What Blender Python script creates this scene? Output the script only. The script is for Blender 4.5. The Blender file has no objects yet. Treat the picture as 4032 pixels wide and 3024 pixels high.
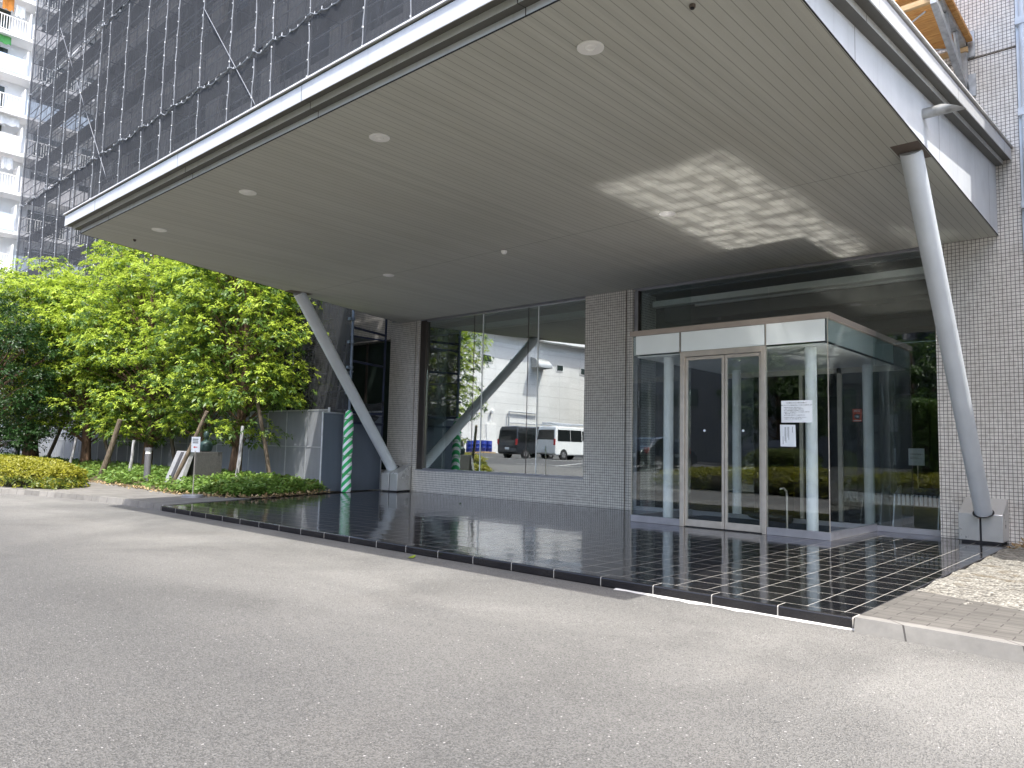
import bpy, math, random
import numpy as np
from mathutils import Vector, Matrix
R = math.radians
SC = bpy.context.scene
COL = SC.collection
rng = np.random.default_rng(7)
random.seed(7)

# ------------------------------------------------------------------ mesh helpers
class MB:
    def __init__(self): self.v=[]; self.f=[]; self.m=[]; self.k=0
    def mat(self,k): self.k=k; return self
    def add(self,vs,fs):
        o=len(self.v); self.v+= [tuple(map(float,p)) for p in vs]
        for f in fs: self.f.append(tuple(o+i for i in f)); self.m.append(self.k)
        return self
    def box(self,x0,x1,y0,y1,z0,z1):
        return self.add([(x0,y0,z0),(x1,y0,z0),(x1,y1,z0),(x0,y1,z0),(x0,y0,z1),(x1,y0,z1),(x1,y1,z1),(x0,y1,z1)],
            [(0,3,2,1),(4,5,6,7),(0,1,5,4),(1,2,6,5),(2,3,7,6),(3,0,4,7)])
    def hexa(self,b,t):
        return self.add(list(b)+list(t),[(0,3,2,1),(4,5,6,7),(0,1,5,4),(1,2,6,5),(2,3,7,6),(3,0,4,7)])
    def quad(self,a,b,c,d): return self.add([a,b,c,d],[(0,1,2,3)])
    def prism(self,pts,z0,z1,zf=None):
        n=len(pts); b=[(p[0],p[1],z0 if not callable(z0) else z0(p)) for p in pts]; t=[(p[0],p[1],z1 if not callable(z1) else z1(p)) for p in pts]
        return self.add(b+t,[tuple(range(n-1,-1,-1)),tuple(range(n,2*n))]+[(i,(i+1)%n,n+(i+1)%n,n+i) for i in range(n)])
    def tube(self,p,q,r0,r1=None,n=10,caps=True):
        r1=r0 if r1 is None else r1
        p=Vector(p);q=Vector(q);d=(q-p).normalized()
        a=d.orthogonal().normalized(); b=d.cross(a)
        vs=[]
        for c,r in ((p,r0),(q,r1)):
            for i in range(n):
                t=2*math.pi*i/n; vs.append(c+(a*math.cos(t)+b*math.sin(t))*r)
        fs=[(i,(i+1)%n,n+(i+1)%n,n+i) for i in range(n)]
        if caps: fs+=[tuple(range(n-1,-1,-1)),tuple(range(n,2*n))]
        return self.add(vs,fs)
    def path(self,pts,rs,n=8):
        pts=[Vector(p) for p in pts]
        if not hasattr(rs,'__len__'): rs=[rs]*len(pts)
        vs=[];a=None
        for i,p in enumerate(pts):
            d=(pts[min(i+1,len(pts)-1)]-pts[max(i-1,0)]).normalized()
            a=d.orthogonal().normalized() if a is None else (a-d*a.dot(d)).normalized()
            b=d.cross(a)
            for j in range(n):
                t=2*math.pi*j/n; vs.append(p+(a*math.cos(t)+b*math.sin(t))*rs[i])
        fs=[]
        for i in range(len(pts)-1):
            for j in range(n): fs.append((i*n+j,i*n+(j+1)%n,(i+1)*n+(j+1)%n,(i+1)*n+j))
        fs+=[tuple(range(n-1,-1,-1)),tuple(range((len(pts)-1)*n,len(pts)*n))]
        return self.add(vs,fs)
    def lathe(self,c,prof,n=24,axis='z'):
        vs=[]
        for r,h in prof:
            for j in range(n):
                t=2*math.pi*j/n
                x,y=r*math.cos(t),r*math.sin(t)
                if axis=='z': vs.append((c[0]+x,c[1]+y,c[2]+h))
                elif axis=='x': vs.append((c[0]+h,c[1]+x,c[2]+y))
                else: vs.append((c[0]+x,c[1]+h,c[2]+y))
        k=len(prof)
        fs=[(i*n+j,i*n+(j+1)%n,(i+1)*n+(j+1)%n,(i+1)*n+j) for i in range(k-1) for j in range(n)]
        if prof[0][0]>1e-6: fs.append(tuple(range(n-1,-1,-1)))
        if prof[-1][0]>1e-6: fs.append(tuple(range((k-1)*n,k*n)))
        return self.add(vs,fs)
    def build(self,name,mats,parent=None,smooth=False,bevel=0,seg=2):
        me=bpy.data.meshes.new(name)
        off=wloc(parent)
        me.from_pydata([(v[0]-off[0],v[1]-off[1],v[2]-off[2]) for v in self.v],[],self.f)
        if not isinstance(mats,(list,tuple)): mats=[mats]
        for m in mats: me.materials.append(m)
        if len(mats)>1: me.polygons.foreach_set('material_index',self.m)
        me.validate(); me.update()
        o=bpy.data.objects.new(name,me); COL.objects.link(o)
        if parent: o.parent=parent
        if smooth:
            me.polygons.foreach_set('use_smooth',[True]*len(me.polygons))
            try: me.set_sharp_from_angle(angle=R(40))
            except Exception: pass
        if bevel:
            b=o.modifiers.new('bevel','BEVEL'); b.width=bevel; b.segments=seg; b.limit_method='ANGLE'; b.angle_limit=R(35)
            me.polygons.foreach_set('use_smooth',[True]*len(me.polygons))
            try: me.set_sharp_from_angle(angle=R(40))
            except Exception: pass
        return o
def wloc(o):
    x=Vector((0,0,0))
    while o is not None: x=x+Vector(o.location); o=o.parent
    return x
def tag(o,label=None,cat=None,group=None,kind=None):
    for k,v in (('label',label),('category',cat),('group',group),('kind',kind)):
        if v: o[k]=v
    return o
def thing(name,label,cat,loc=(0,0,0),group=None):
    o=bpy.data.objects.new(name,None); COL.objects.link(o); o.location=loc; o.empty_display_size=.2
    return tag(o,label,cat,group)
def dup(o,parent=None):
    c=o.copy(); COL.objects.link(c)
    if parent: c.parent=parent
    for ch in [x for x in bpy.data.objects if x.parent==o and x.name!=c.name]: dup(ch,c)
    return c

# ------------------------------------------------------------------ materials
def nt_new(name):
    m=bpy.data.materials.new(name); m.use_nodes=True; nt=m.node_tree; nt.nodes.clear()
    def N(t,ins=None,**kw):
        n=nt.nodes.new('ShaderNode'+t)
        for k,v in kw.items(): setattr(n,k,v)
        for k,v in (ins or {}).items():
            s=n.inputs[k]
            if isinstance(v,bpy.types.NodeSocket): nt.links.new(v,s)
            else: s.default_value=v
        return n
    out=N('OutputMaterial')
    return m,nt,N,out
def math_(N,op,a,b=None,c=None):
    ins={0:a}
    if b is not None: ins[1]=b
    if c is not None: ins[2]=c
    return N('Math',ins,operation=op).outputs[0]
def c4(c): return (c[0],c[1],c[2],1)
def mixc(N,f,a,b):
    n=N('Mix',data_type='RGBA')
    for s,v in ((n.inputs[0],f),(n.inputs[6],a),(n.inputs[7],b)):
        if isinstance(v,bpy.types.NodeSocket): n.id_data.links.new(v,s)
        else: s.default_value=v if not isinstance(v,tuple) else c4(v)
    return n.outputs[2]
def ramp(N,f,stops):
    n=N('ValToRGB',{0:f}); e=n.color_ramp.elements
    while len(e)<len(stops): e.new(.5)
    for x,(p,c) in zip(e,stops): x.position=p; x.color=c4(c) if hasattr(c,'__len__') else (c,c,c,1)
    return n.outputs[0]
def pm(name,col,rough=.5,metal=0,var=.1,scale=6,bump=0,bscale=40,ior=1.5,coat=0,dirt=0):
    m,nt,N,out=nt_new(name)
    pos=N('TexCoord').outputs['Object']
    nz=N('TexNoise',{'Vector':pos,'Scale':scale,'Detail':5}).outputs[0]
    a=tuple(max(0,x*(1-var)) for x in col); b=tuple(min(1,x*(1+var)) for x in col)
    c=ramp(N,nz,[(.3,a),(.7,b)])
    rr=N('MapRange',{0:nz,1:.3,2:.7,3:max(0,rough*.85),4:min(1,rough*1.15)}).outputs[0]
    p=N('BsdfPrincipled',{'Base Color':c,'Roughness':rr,'Metallic':metal,'IOR':ior,'Coat Weight':coat})
    if bump:
        n2=N('TexNoise',{'Vector':pos,'Scale':bscale,'Detail':4}).outputs[0]
        bp=N('Bump',{'Height':n2,'Strength':bump,'Distance':.01}); nt.links.new(bp.outputs[0],p.inputs['Normal'])
    nt.links.new(p.outputs[0],out.inputs[0]); return m
def fract_line(N,u,w):
    f=math_(N,'FRACT',u); d=math_(N,'ABSOLUTE',math_(N,'SUBTRACT',f,.5))
    return math_(N,'GREATER_THAN',d,.5-w/2)
def xyz(N):
    g=N('NewGeometry'); s=N('SeparateXYZ',{0:g.outputs['Position']}); return g,s.outputs[0],s.outputs[1],s.outputs[2]

def m_asphalt():
    m,nt,N,out=nt_new('asphalt'); g,X,Y,Z=xyz(N); P=g.outputs['Position']
    big=N('TexNoise',{'Vector':P,'Scale':.45,'Detail':4,'Roughness':.6,'Distortion':.6}).outputs[0]
    med=N('TexNoise',{'Vector':P,'Scale':3.0,'Detail':4}).outputs[0]
    base=ramp(N,math_(N,'ADD',math_(N,'MULTIPLY',big,.75),math_(N,'MULTIPLY',med,.25)),[(.35,(.078,.076,.071)),(.5,(.092,.090,.084)),(.66,(.108,.105,.098))])
    # pale cement stain with grazing-angle brightness painted in beside the step, brownish smear
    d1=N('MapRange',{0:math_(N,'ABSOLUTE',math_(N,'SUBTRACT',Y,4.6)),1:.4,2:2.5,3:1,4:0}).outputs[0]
    wash_glare=math_(N,'MULTIPLY',d1,N('MapRange',{0:big,1:.38,2:.6,3:0.45,4:1}).outputs[0])
    base=mixc(N,math_(N,'MULTIPLY',wash_glare,.85),base,(.275,.268,.245))
    tr=N('TexNoise',{'Vector':N('Mapping',{'Vector':P,'Scale':(.12,1.5,1),'Rotation':(0,0,.12)}).outputs[0],'Scale':1.0,'Detail':4}).outputs[0]
    base=mixc(N,N('MapRange',{0:tr,1:.52,2:.72,3:0,4:.35}).outputs[0],base,(.085,.085,.083))
    sm=N('TexNoise',{'Vector':P,'Scale':.9,'Detail':2}).outputs[0]
    base=mixc(N,N('MapRange',{0:sm,1:.6,2:.75,3:0,4:.25}).outputs[0],base,(.165,.152,.132))
    v=N('TexVoronoi',{'Vector':P,'Scale':150,'Randomness':1.0})
    rnd=N('SeparateColor',{0:v.outputs['Color']}).outputs[0]
    base=mixc(N,math_(N,'MULTIPLY',N('MapRange',{0:rnd,1:.35,2:1,3:0,4:1}).outputs[0],.5),base,(.215,.21,.198))
    base=mixc(N,math_(N,'MULTIPLY',math_(N,'LESS_THAN',rnd,.3),.5),base,(.05,.05,.048))
    v2=N('TexVoronoi',{'Vector':P,'Scale':52,'Randomness':1.0}); r2=N('SeparateColor',{0:v2.outputs['Color']}).outputs[1]
    spk=math_(N,'MULTIPLY',math_(N,'GREATER_THAN',r2,.90),math_(N,'LESS_THAN',v2.outputs['Distance'],math_(N,'MULTIPLY',math_(N,'SUBTRACT',r2,.87),2.2)))
    base=mixc(N,math_(N,'MULTIPLY',spk,.7),base,(.50,.48,.46))
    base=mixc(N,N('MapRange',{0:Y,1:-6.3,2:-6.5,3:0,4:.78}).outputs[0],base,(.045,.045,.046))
    fn=N('TexNoise',{'Vector':P,'Scale':70,'Detail':3}).outputs[0]
    hgt=math_(N,'ADD',fn,v.outputs['Distance'])
    bp=N('Bump',{'Height':hgt,'Strength':.75,'Distance':.012})
    p=N('BsdfPrincipled',{'Base Color':base,'Roughness':.8,'Normal':bp.outputs[0]})
    nt.links.new(p.outputs[0],out.inputs[0]); return m
def m_blacktile():
    m,nt,N,out=nt_new('polished_black_tile'); g,X,Y,Z=xyz(N)
    u=math_(N,'DIVIDE',math_(N,'ADD',X,1.86),.272); v=math_(N,'DIVIDE',math_(N,'SUBTRACT',Y,5.673),.3145)
    u5=math_(N,'ADD',u,.5); v5=math_(N,'ADD',v,.5)
    lu=fract_line(N,math_(N,'ADD',u,0.0),.021); lv=fract_line(N,math_(N,'ADD',v,0.0),.018)
    inside=math_(N,'GREATER_THAN',Y,5.66)
    lu=math_(N,'MULTIPLY',lu,inside); lv=math_(N,'MULTIPLY',lv,math_(N,'GREATER_THAN',Y,5.6))
    top=math_(N,'GREATER_THAN',Z,.08)
    gr=math_(N,'MULTIPLY',math_(N,'MAXIMUM',lu,lv),top)
    # front face joints every two tiles
    uj=math_(N,'DIVIDE',math_(N,'ADD',X,1.76),.53)
    fj=math_(N,'MULTIPLY',fract_line(N,uj,.016),math_(N,'SUBTRACT',1,math_(N,'MULTIPLY',inside,1)))
    gr=math_(N,'MAXIMUM',gr,fj)
    cell=N('CombineXYZ',{0:math_(N,'FLOOR',u),1:math_(N,'FLOOR',v),2:0})
    wn=N('TexWhiteNoise',{'Vector':cell.outputs[0]},noise_dimensions='3D')
    off=N('VectorMath',{0:wn.outputs['Color'],1:(.5,.5,.5)},operation='SUBTRACT')
    off=N('VectorMath',{0:off.outputs[0],1:(.011,.011,0)},operation='MULTIPLY')
    cu=N('CombineXYZ',{0:math_(N,'MULTIPLY',math_(N,'SUBTRACT',math_(N,'FRACT',u),.5),-.009),1:math_(N,'MULTIPLY',math_(N,'SUBTRACT',math_(N,'FRACT',v),.5),-.009),2:0})
    off=N('VectorMath',{0:off.outputs[0],1:cu.outputs[0]},operation='ADD')
    nz=N('TexNoise',{'Vector':g.outputs['Position'],'Scale':5.5,'Detail':2})
    o2=N('VectorMath',{0:nz.outputs['Color'],1:(.5,.5,.5)},operation='SUBTRACT')
    o2=N('VectorMath',{0:o2.outputs[0],1:(.004,.004,0)},operation='MULTIPLY')
    nn=N('VectorMath',{0:g.outputs['Normal'],1:off.outputs[0]},operation='ADD')
    nn=N('VectorMath',{0:nn.outputs[0],1:o2.outputs[0]},operation='ADD')
    nn=N('VectorMath',{0:nn.outputs[0]},operation='NORMALIZE')
    dust=N('TexNoise',{'Vector':g.outputs['Position'],'Scale':2.2,'Detail':5}).outputs[0]
    tone=ramp(N,dust,[(.35,(.010,.010,.012)),(.75,(.022,.021,.021))])
    col=mixc(N,gr,tone,(.36,.345,.315))
    fc=N('LayerWeight',{'Blend':.5,'Normal':nn.outputs[0]}).outputs['Facing']
    f=math_(N,'ADD',math_(N,'ADD',.05,math_(N,'MULTIPLY',top,.17)),math_(N,'MULTIPLY',math_(N,'ADD',.25,math_(N,'MULTIPLY',top,.35)),math_(N,'POWER',fc,4.5)))
    f=math_(N,'MULTIPLY',f,math_(N,'SUBTRACT',1,math_(N,'MULTIPLY',gr,.95)))
    df=N('BsdfDiffuse',{0:col}); gl=N('BsdfGlossy',{'Color':(.97,.97,1,1),'Roughness':.09,'Normal':nn.outputs[0]})
    p=N('MixShader',{0:f,1:df.outputs[0],2:gl.outputs[0]})
    nt.links.new(p.outputs[0],out.inputs[0]); return m
def m_mosaic():
    m,nt,N,out=nt_new('mosaic_wall_tile'); g,X,Y,Z=xyz(N)
    u=math_(N,'DIVIDE',math_(N,'ADD',X,Y),.0505); v=math_(N,'DIVIDE',Z,.0505)
    gr=math_(N,'MAXIMUM',fract_line(N,u,.15),fract_line(N,v,.15))
    cell=N('CombineXYZ',{0:math_(N,'FLOOR',math_(N,'ADD',u,.5)),1:math_(N,'FLOOR',math_(N,'ADD',v,.5)),2:0})
    wn=N('TexWhiteNoise',{'Vector':cell.outputs[0]},noise_dimensions='3D').outputs[0]
    tile=ramp(N,wn,[(0,(.62,.585,.535)),(.5,(.71,.675,.625)),(1,(.79,.755,.70))])
    big=N('TexNoise',{'Vector':g.outputs['Position'],'Scale':1.3,'Detail':4}).outputs[0]
    tile=mixc(N,N('MapRange',{0:big,1:.4,2:.7,3:0,4:.35}).outputs[0],tile,(.58,.545,.495))
    col=mixc(N,gr,tile,(.15,.14,.125))
    bp=N('Bump',{'Height':math_(N,'SUBTRACT',1,gr),'Strength':.5,'Distance':.004})
    p=N('BsdfPrincipled',{'Base Color':col,'Roughness':N('MapRange',{0:gr,3:.28,4:.8}).outputs[0],'Normal':bp.outputs[0]})
    nt.links.new(p.outputs[0],out.inputs[0]); return m
def m_soffit():
    m,nt,N,out=nt_new('ribbed_soffit_board'); g,X,Y,Z=xyz(N)
    u=math_(N,'DIVIDE',math_(N,'ADD',X,1.84),.0908)
    jn=fract_line(N,u,.055)
    rib=math_(N,'ABSOLUTE',math_(N,'SUBTRACT',math_(N,'FRACT',math_(N,'MULTIPLY',u,8)),.5))
    wn=N('TexWhiteNoise',{'W':math_(N,'FLOOR',math_(N,'ADD',u,.5))},noise_dimensions='1D').outputs[0]
    tone=ramp(N,wn,[(0,(.475,.475,.43)),(1,(.525,.525,.475))])
    st=N('Mapping',{'Vector':g.outputs['Position'],'Scale':(1.2,.35,1)}).outputs[0]
    nz=N('TexNoise',{'Vector':st,'Scale':1.4,'Detail':5,'Roughness':.65}).outputs[0]
    tone=mixc(N,N('MapRange',{0:nz,1:.45,2:.75,3:0,4:.45}).outputs[0],tone,(.445,.435,.38))
    # seam across the boards at the column line
    seam=math_(N,'LESS_THAN',math_(N,'ABSOLUTE',math_(N,'SUBTRACT',Y,8.42)),.006)
    ln=math_(N,'MAXIMUM',jn,seam)
    col=mixc(N,math_(N,'MULTIPLY',ln,.6),tone,(.12,.12,.105))
    h=math_(N,'SUBTRACT',math_(N,'MULTIPLY',rib,.5),math_(N,'MULTIPLY',ln,1.5))
    bp=N('Bump',{'Height':h,'Strength':.5,'Distance':.004})
    p=N('BsdfDiffuse',{0:col,'Normal':bp.outputs[0]})
    nt.links.new(p.outputs[0],out.inputs[0]); return m
def m_panelmetal(name,col,rough=.35,metal=.35):
    m,nt,N,out=nt_new(name); g,X,Y,Z=xyz(N)
    lx=fract_line(N,math_(N,'DIVIDE',math_(N,'ADD',X,6.05),2.63),.0035); ly=fract_line(N,math_(N,'DIVIDE',math_(N,'SUBTRACT',Y,6.0),2.75),.0035)
    nrm=N('SeparateXYZ',{0:g.outputs['Normal']}); ax=math_(N,'ABSOLUTE',nrm.outputs[0])
    ln=N('Mix',{0:math_(N,'GREATER_THAN',ax,.7),2:lx,3:ly}).outputs[0]
    nz=N('TexNoise',{'Vector':g.outputs['Position'],'Scale':1.6,'Detail':6,'Roughness':.65}).outputs[0]
    sv=N('Mapping',{'Vector':g.outputs['Position'],'Scale':(14,14,.6)}).outputs[0]
    sn=N('TexNoise',{'Vector':sv,'Scale':1,'Detail':3}).outputs[0]
    c=ramp(N,nz,[(.3,tuple(x*.9 for x in col)),(.7,tuple(min(1,x*1.06) for x in col))])
    c=mixc(N,N('MapRange',{0:sn,1:.55,2:.8,3:0,4:.3}).outputs[0],c,tuple(x*.6 for x in col))
    c=mixc(N,ln,c,(.03,.03,.03))
    p=N('BsdfPrincipled',{'Base Color':c,'Roughness':rough,'Metallic':metal})
    nt.links.new(p.outputs[0],out.inputs[0]); return m
def m_glass(name,tint=(.85,.93,.90),f0=.08,rough=0.0,haze=0.0,wav=0.0):
    m,nt,N,out=nt_new(name)
    fc=N('LayerWeight',{'Blend':.5}).outputs['Facing']
    f=math_(N,'ADD',f0,math_(N,'MULTIPLY',1-f0,math_(N,'POWER',fc,5)))
    t=N('BsdfTransparent',{0:c4(tint)})
    gl=N('BsdfGlossy',{'Color':(.95,.97,.97,1),'Roughness':rough})
    if wav:
        g=N('NewGeometry'); nz=N('TexNoise',{'Vector':g.outputs['Position'],'Scale':.8,'Detail':1})
        o=N('VectorMath',{0:nz.outputs['Color'],1:(.5,.5,.5)},operation='SUBTRACT'); o=N('VectorMath',{0:o.outputs[0],1:(wav,wav,wav)},operation='MULTIPLY')
        nn=N('VectorMath',{0:g.outputs['Normal'],1:o.outputs[0]},operation='ADD'); nn=N('VectorMath',{0:nn.outputs[0]},operation='NORMALIZE')
        nt.links.new(nn.outputs[0],gl.inputs['Normal'])
    mx=N('MixShader',{0:f,1:t.outputs[0],2:gl.outputs[0]})
    last=mx.outputs[0]
    if haze:
        d=N('BsdfDiffuse',{0:(.6,.68,.66,1)}); last=N('MixShader',{0:haze,1:last,2:d.outputs[0]}).outputs[0]
    nt.links.new(last,out.inputs[0]); return m
def m_mesh(name,col,alpha,scale=(1,1,1),var=.12):
    m,nt,N,out=nt_new(name); g=N('NewGeometry')
    nz=N('TexNoise',{'Vector':g.outputs['Position'],'Scale':1.7,'Detail':5,'Roughness':.6}).outputs[0]
    mp=N('Mapping',{'Vector':g.outputs['Position'],'Scale':(3,3,.35)}).outputs[0]
    n2=N('TexNoise',{'Vector':mp,'Scale':2.5,'Detail':3}).outputs[0]
    a=N('MapRange',{0:math_(N,'ADD',math_(N,'MULTIPLY',nz,.5),math_(N,'MULTIPLY',n2,.5)),1:.35,2:.65,3:max(0,alpha-var),4:min(1,alpha+var)}).outputs[0]
    d=N('BsdfDiffuse',{0:c4(col)}); tl=N('BsdfTranslucent',{0:c4(tuple(x*.7 for x in col))})
    ad=N('MixShader',{0:.3,1:d.outputs[0],2:tl.outputs[0]})
    mx=N('MixShader',{0:a,1:N('BsdfTransparent').outputs[0],2:ad.outputs[0]})
    nt.links.new(mx.outputs[0],out.inputs[0]); return m
def m_leaf(name,col,col2,gloss=.35,trans=.35):
    m,nt,N,out=nt_new(name); oi=N('NewGeometry')
    wn=N('TexNoise',{'Vector':oi.outputs['Position'],'Scale':3.5,'Detail':3}).outputs[0]
    rnd=oi.outputs['Random Per Island']
    c=mixc(N,N('MapRange',{0:math_(N,'ADD',math_(N,'MULTIPLY',wn,.6),math_(N,'MULTIPLY',rnd,.4)),1:.3,2:.7}).outputs[0],col,col2)
    p=N('BsdfPrincipled',{'Base Color':c,'Roughness':gloss,'IOR':1.45})
    t=N('BsdfTranslucent',{0:c})
    mx=N('MixShader',{0:trans,1:p.outputs[0],2:t.outputs[0]})
    nt.links.new(mx.outputs[0],out.inputs[0]); return m
def m_bark(name,a,b):
    m,nt,N,out=nt_new(name); g=N('NewGeometry')
    mp=N('Mapping',{'Vector':g.outputs['Position'],'Scale':(14,14,2.2)}).outputs[0]
    nz=N('TexNoise',{'Vector':mp,'Scale':1.6,'Detail':6,'Distortion':.8}).outputs[0]
    c=ramp(N,nz,[(.32,a),(.68,b)]); bp=N('Bump',{'Height':nz,'Strength':.8,'Distance':.03})
    p=N('BsdfPrincipled',{'Base Color':c,'Roughness':.85,'Normal':bp.outputs[0]}); nt.links.new(p.outputs[0],out.inputs[0]); return m
def m_grid(name,ca,cj,su,sv,w,horiz=False,rough=.7,var=.12,offu=0,offv=0,stag=False):
    m,nt,N,out=nt_new(name); g,X,Y,Z=xyz(N)
    u=math_(N,'DIVIDE',math_(N,'ADD',X if horiz else math_(N,'ADD',X,Y),offu),su); v=math_(N,'DIVIDE',math_(N,'ADD',Y if horiz else Z,offv),sv)
    if stag: u=math_(N,'ADD',u,math_(N,'MULTIPLY',math_(N,'MODULO',math_(N,'FLOOR',math_(N,'ADD',v,.5)),2),.5))
    ln=math_(N,'MAXIMUM',fract_line(N,u,w/su),fract_line(N,v,w/sv))
    cell=N('CombineXYZ',{0:math_(N,'FLOOR',math_(N,'ADD',u,.5)),1:math_(N,'FLOOR',math_(N,'ADD',v,.5)),2:0})
    wn=N('TexWhiteNoise',{'Vector':cell.outputs[0]},noise_dimensions='3D').outputs[0]
    nz=N('TexNoise',{'Vector':g.outputs['Position'],'Scale':6,'Detail':6,'Roughness':.7}).outputs[0]
    k=math_(N,'ADD',math_(N,'MULTIPLY',wn,.4),math_(N,'MULTIPLY',nz,.6))
    c=ramp(N,k,[(.25,tuple(x*(1-var) for x in ca)),(.75,tuple(min(1,x*(1+var)) for x in ca))])
    c=mixc(N,ln,c,cj)
    bp=N('Bump',{'Height':math_(N,'ADD',math_(N,'SUBTRACT',1,ln),math_(N,'MULTIPLY',nz,.4)),'Strength':.4,'Distance':.005})
    p=N('BsdfPrincipled',{'Base Color':c,'Roughness':rough,'Normal':bp.outputs[0]}); nt.links.new(p.outputs[0],out.inputs[0]); return m
def m_gravel():
    m,nt,N,out=nt_new('pale_gravel'); g,X,Y,Z=xyz(N)
    v=N('TexVoronoi',{'Vector':g.outputs['Position'],'Scale':34}); r=N('SeparateColor',{0:v.outputs['Color']}).outputs[0]
    c=ramp(N,r,[(0,(.10,.093,.08)),(.4,(.22,.21,.18)),(1,(.38,.365,.32))])
    lit=N('TexNoise',{'Vector':g.outputs['Position'],'Scale':4,'Detail':4}).outputs[0]
    c=mixc(N,N('MapRange',{0:lit,1:.55,2:.7,3:0,4:.75}).outputs[0],c,(.15,.12,.075))
    bp=N('Bump',{'Height':v.outputs['Distance'],'Strength':1,'Distance':.03},invert=True)
    p=N('BsdfPrincipled',{'Base Color':c,'Roughness':.9,'Normal':bp.outputs[0]}); nt.links.new(p.outputs[0],out.inputs[0]); return m
def m_stripe():
    m,nt,N,out=nt_new('green_white_warning_stripe'); g=N('TexCoord'); s=N('SeparateXYZ',{0:g.outputs['Object']})
    u=math_(N,'DIVIDE',math_(N,'SUBTRACT',s.outputs[2],math_(N,'MULTIPLY',math_(N,'ADD',s.outputs[0],s.outputs[1]),.75)),.2)
    w=math_(N,'GREATER_THAN',math_(N,'FRACT',u),.52)
    nz=N('TexNoise',{'Vector':g.outputs['Object'],'Scale':9,'Detail':3}).outputs[0]
    gc=ramp(N,nz,[(.3,(.015,.36,.10)),(.7,(.03,.52,.15))])
    c=mixc(N,w,gc,(.88,.89,.92))
    seam=fract_line(N,math_(N,'DIVIDE',s.outputs[2],.42),.03)
    c=mixc(N,seam,c,(.01,.12,.04))
    bp=N('Bump',{'Height':nz,'Strength':.5,'Distance':.02})
    p=N('BsdfPrincipled',{'Base Color':c,'Roughness':.55,'Normal':bp.outputs[0]}); nt.links.new(p.outputs[0],out.inputs[0]); return m
def m_wood(name,a,b):
    m,nt,N,out=nt_new(name); g=N('NewGeometry')
    mp=N('Mapping',{'Vector':g.outputs['Position'],'Scale':(3,22,22)}).outputs[0]
    nz=N('TexNoise',{'Vector':mp,'Scale':1.5,'Detail':6,'Distortion':1.2}).outputs[0]
    c=ramp(N,nz,[(.3,a),(.7,b)]); p=N('BsdfPrincipled',{'Base Color':c,'Roughness':.7}); nt.links.new(p.outputs[0],out.inputs[0]); return m

A={}
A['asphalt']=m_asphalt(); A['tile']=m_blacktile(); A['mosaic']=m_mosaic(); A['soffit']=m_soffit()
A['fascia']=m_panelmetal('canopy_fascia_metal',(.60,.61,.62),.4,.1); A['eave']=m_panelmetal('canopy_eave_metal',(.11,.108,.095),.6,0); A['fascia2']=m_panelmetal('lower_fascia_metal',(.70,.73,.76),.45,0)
A['eave2']=m_panelmetal('eave_step_metal',(.60,.61,.59),.5,0); A['flash']=pm('flashing_metal',(.75,.74,.72),.4,.2); A['gap']=pm('dark_gap',(.02,.02,.022),.8)
A['roof']=pm('roof_sheet',(.3,.31,.32),.6)
A['paint']=pm('column_paint',(.64,.68,.71),.38,0,.05,3,.05,120)
A['pedestal']=pm('pedestal_metal',(.62,.62,.61),.30,.55,.06,4)
A['steel']=pm('stainless_steel',(.60,.55,.48),.36,.5,.06,8); A['steel2']=pm('brushed_base_metal',(.40,.40,.43),.35,.5,.08,6)
A['bronze']=pm('cap_bronze_metal',(.42,.36,.31),.42,.35,.06,6)
A['frame']=pm('dark_bronze_frame',(.07,.06,.055),.4,.3); A['brown']=pm('brown_joint',(.14,.11,.09),.7)
A['glassL']=m_glass('window_glass',(.76,.84,.82),.45,wav=.006); A['glassR']=m_glass('entrance_glass',(.90,.935,.93),.10,wav=.004)
A['glassV']=m_glass('vestibule_glass',(.94,.965,.96),.085,wav=.003)
A['fin']=m_glass('glass_fin',(.62,.80,.74),.10,.05,.15)
A['finglint']=pm('painted_fin_glint',(.90,.95,.93),.2); A['white_glass']=pm('white_backed_glass',(.86,.92,.90),.06,0,.03,2,ior=1.5)
A['white']=pm('white_paint',(.90,.89,.86),.35,0,.04); A['colw']=pm('vestibule_column_white',(.92,.94,.95),.3,0,.05,5,.05,60)
A['black']=pm('black_plastic',(.02,.02,.022),.5); A['rubber']=pm('tyre_rubber',(.02,.02,.02),.85)
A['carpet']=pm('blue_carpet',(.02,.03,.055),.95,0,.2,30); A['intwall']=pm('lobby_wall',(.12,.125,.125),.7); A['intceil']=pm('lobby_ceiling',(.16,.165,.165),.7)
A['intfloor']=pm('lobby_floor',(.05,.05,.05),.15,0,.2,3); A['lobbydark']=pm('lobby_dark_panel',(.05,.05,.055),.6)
A['paper']=pm('paper',(.80,.84,.86),.7,0,.03,8); A['ink']=pm('printed_ink',(.03,.03,.035),.8); A['red']=pm('red_sign',(.62,.11,.05),.45); A['redink']=pm('red_ink',(.6,.05,.05),.6)
A['mesh']=m_mesh('grey_scaffold_net',(.085,.09,.10),.74); A['meshL']=m_mesh('dark_lower_net',(.06,.064,.07),.84); A['meshE']=m_mesh('grey_end_net',(.095,.10,.112),.72)
A['panel']=m_mesh('perforated_white_panel',(.42,.44,.47),.70,var=.05); A['panelB']=m_mesh('blue_grey_mesh_panel',(.20,.235,.29),.86,var=.05)
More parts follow.
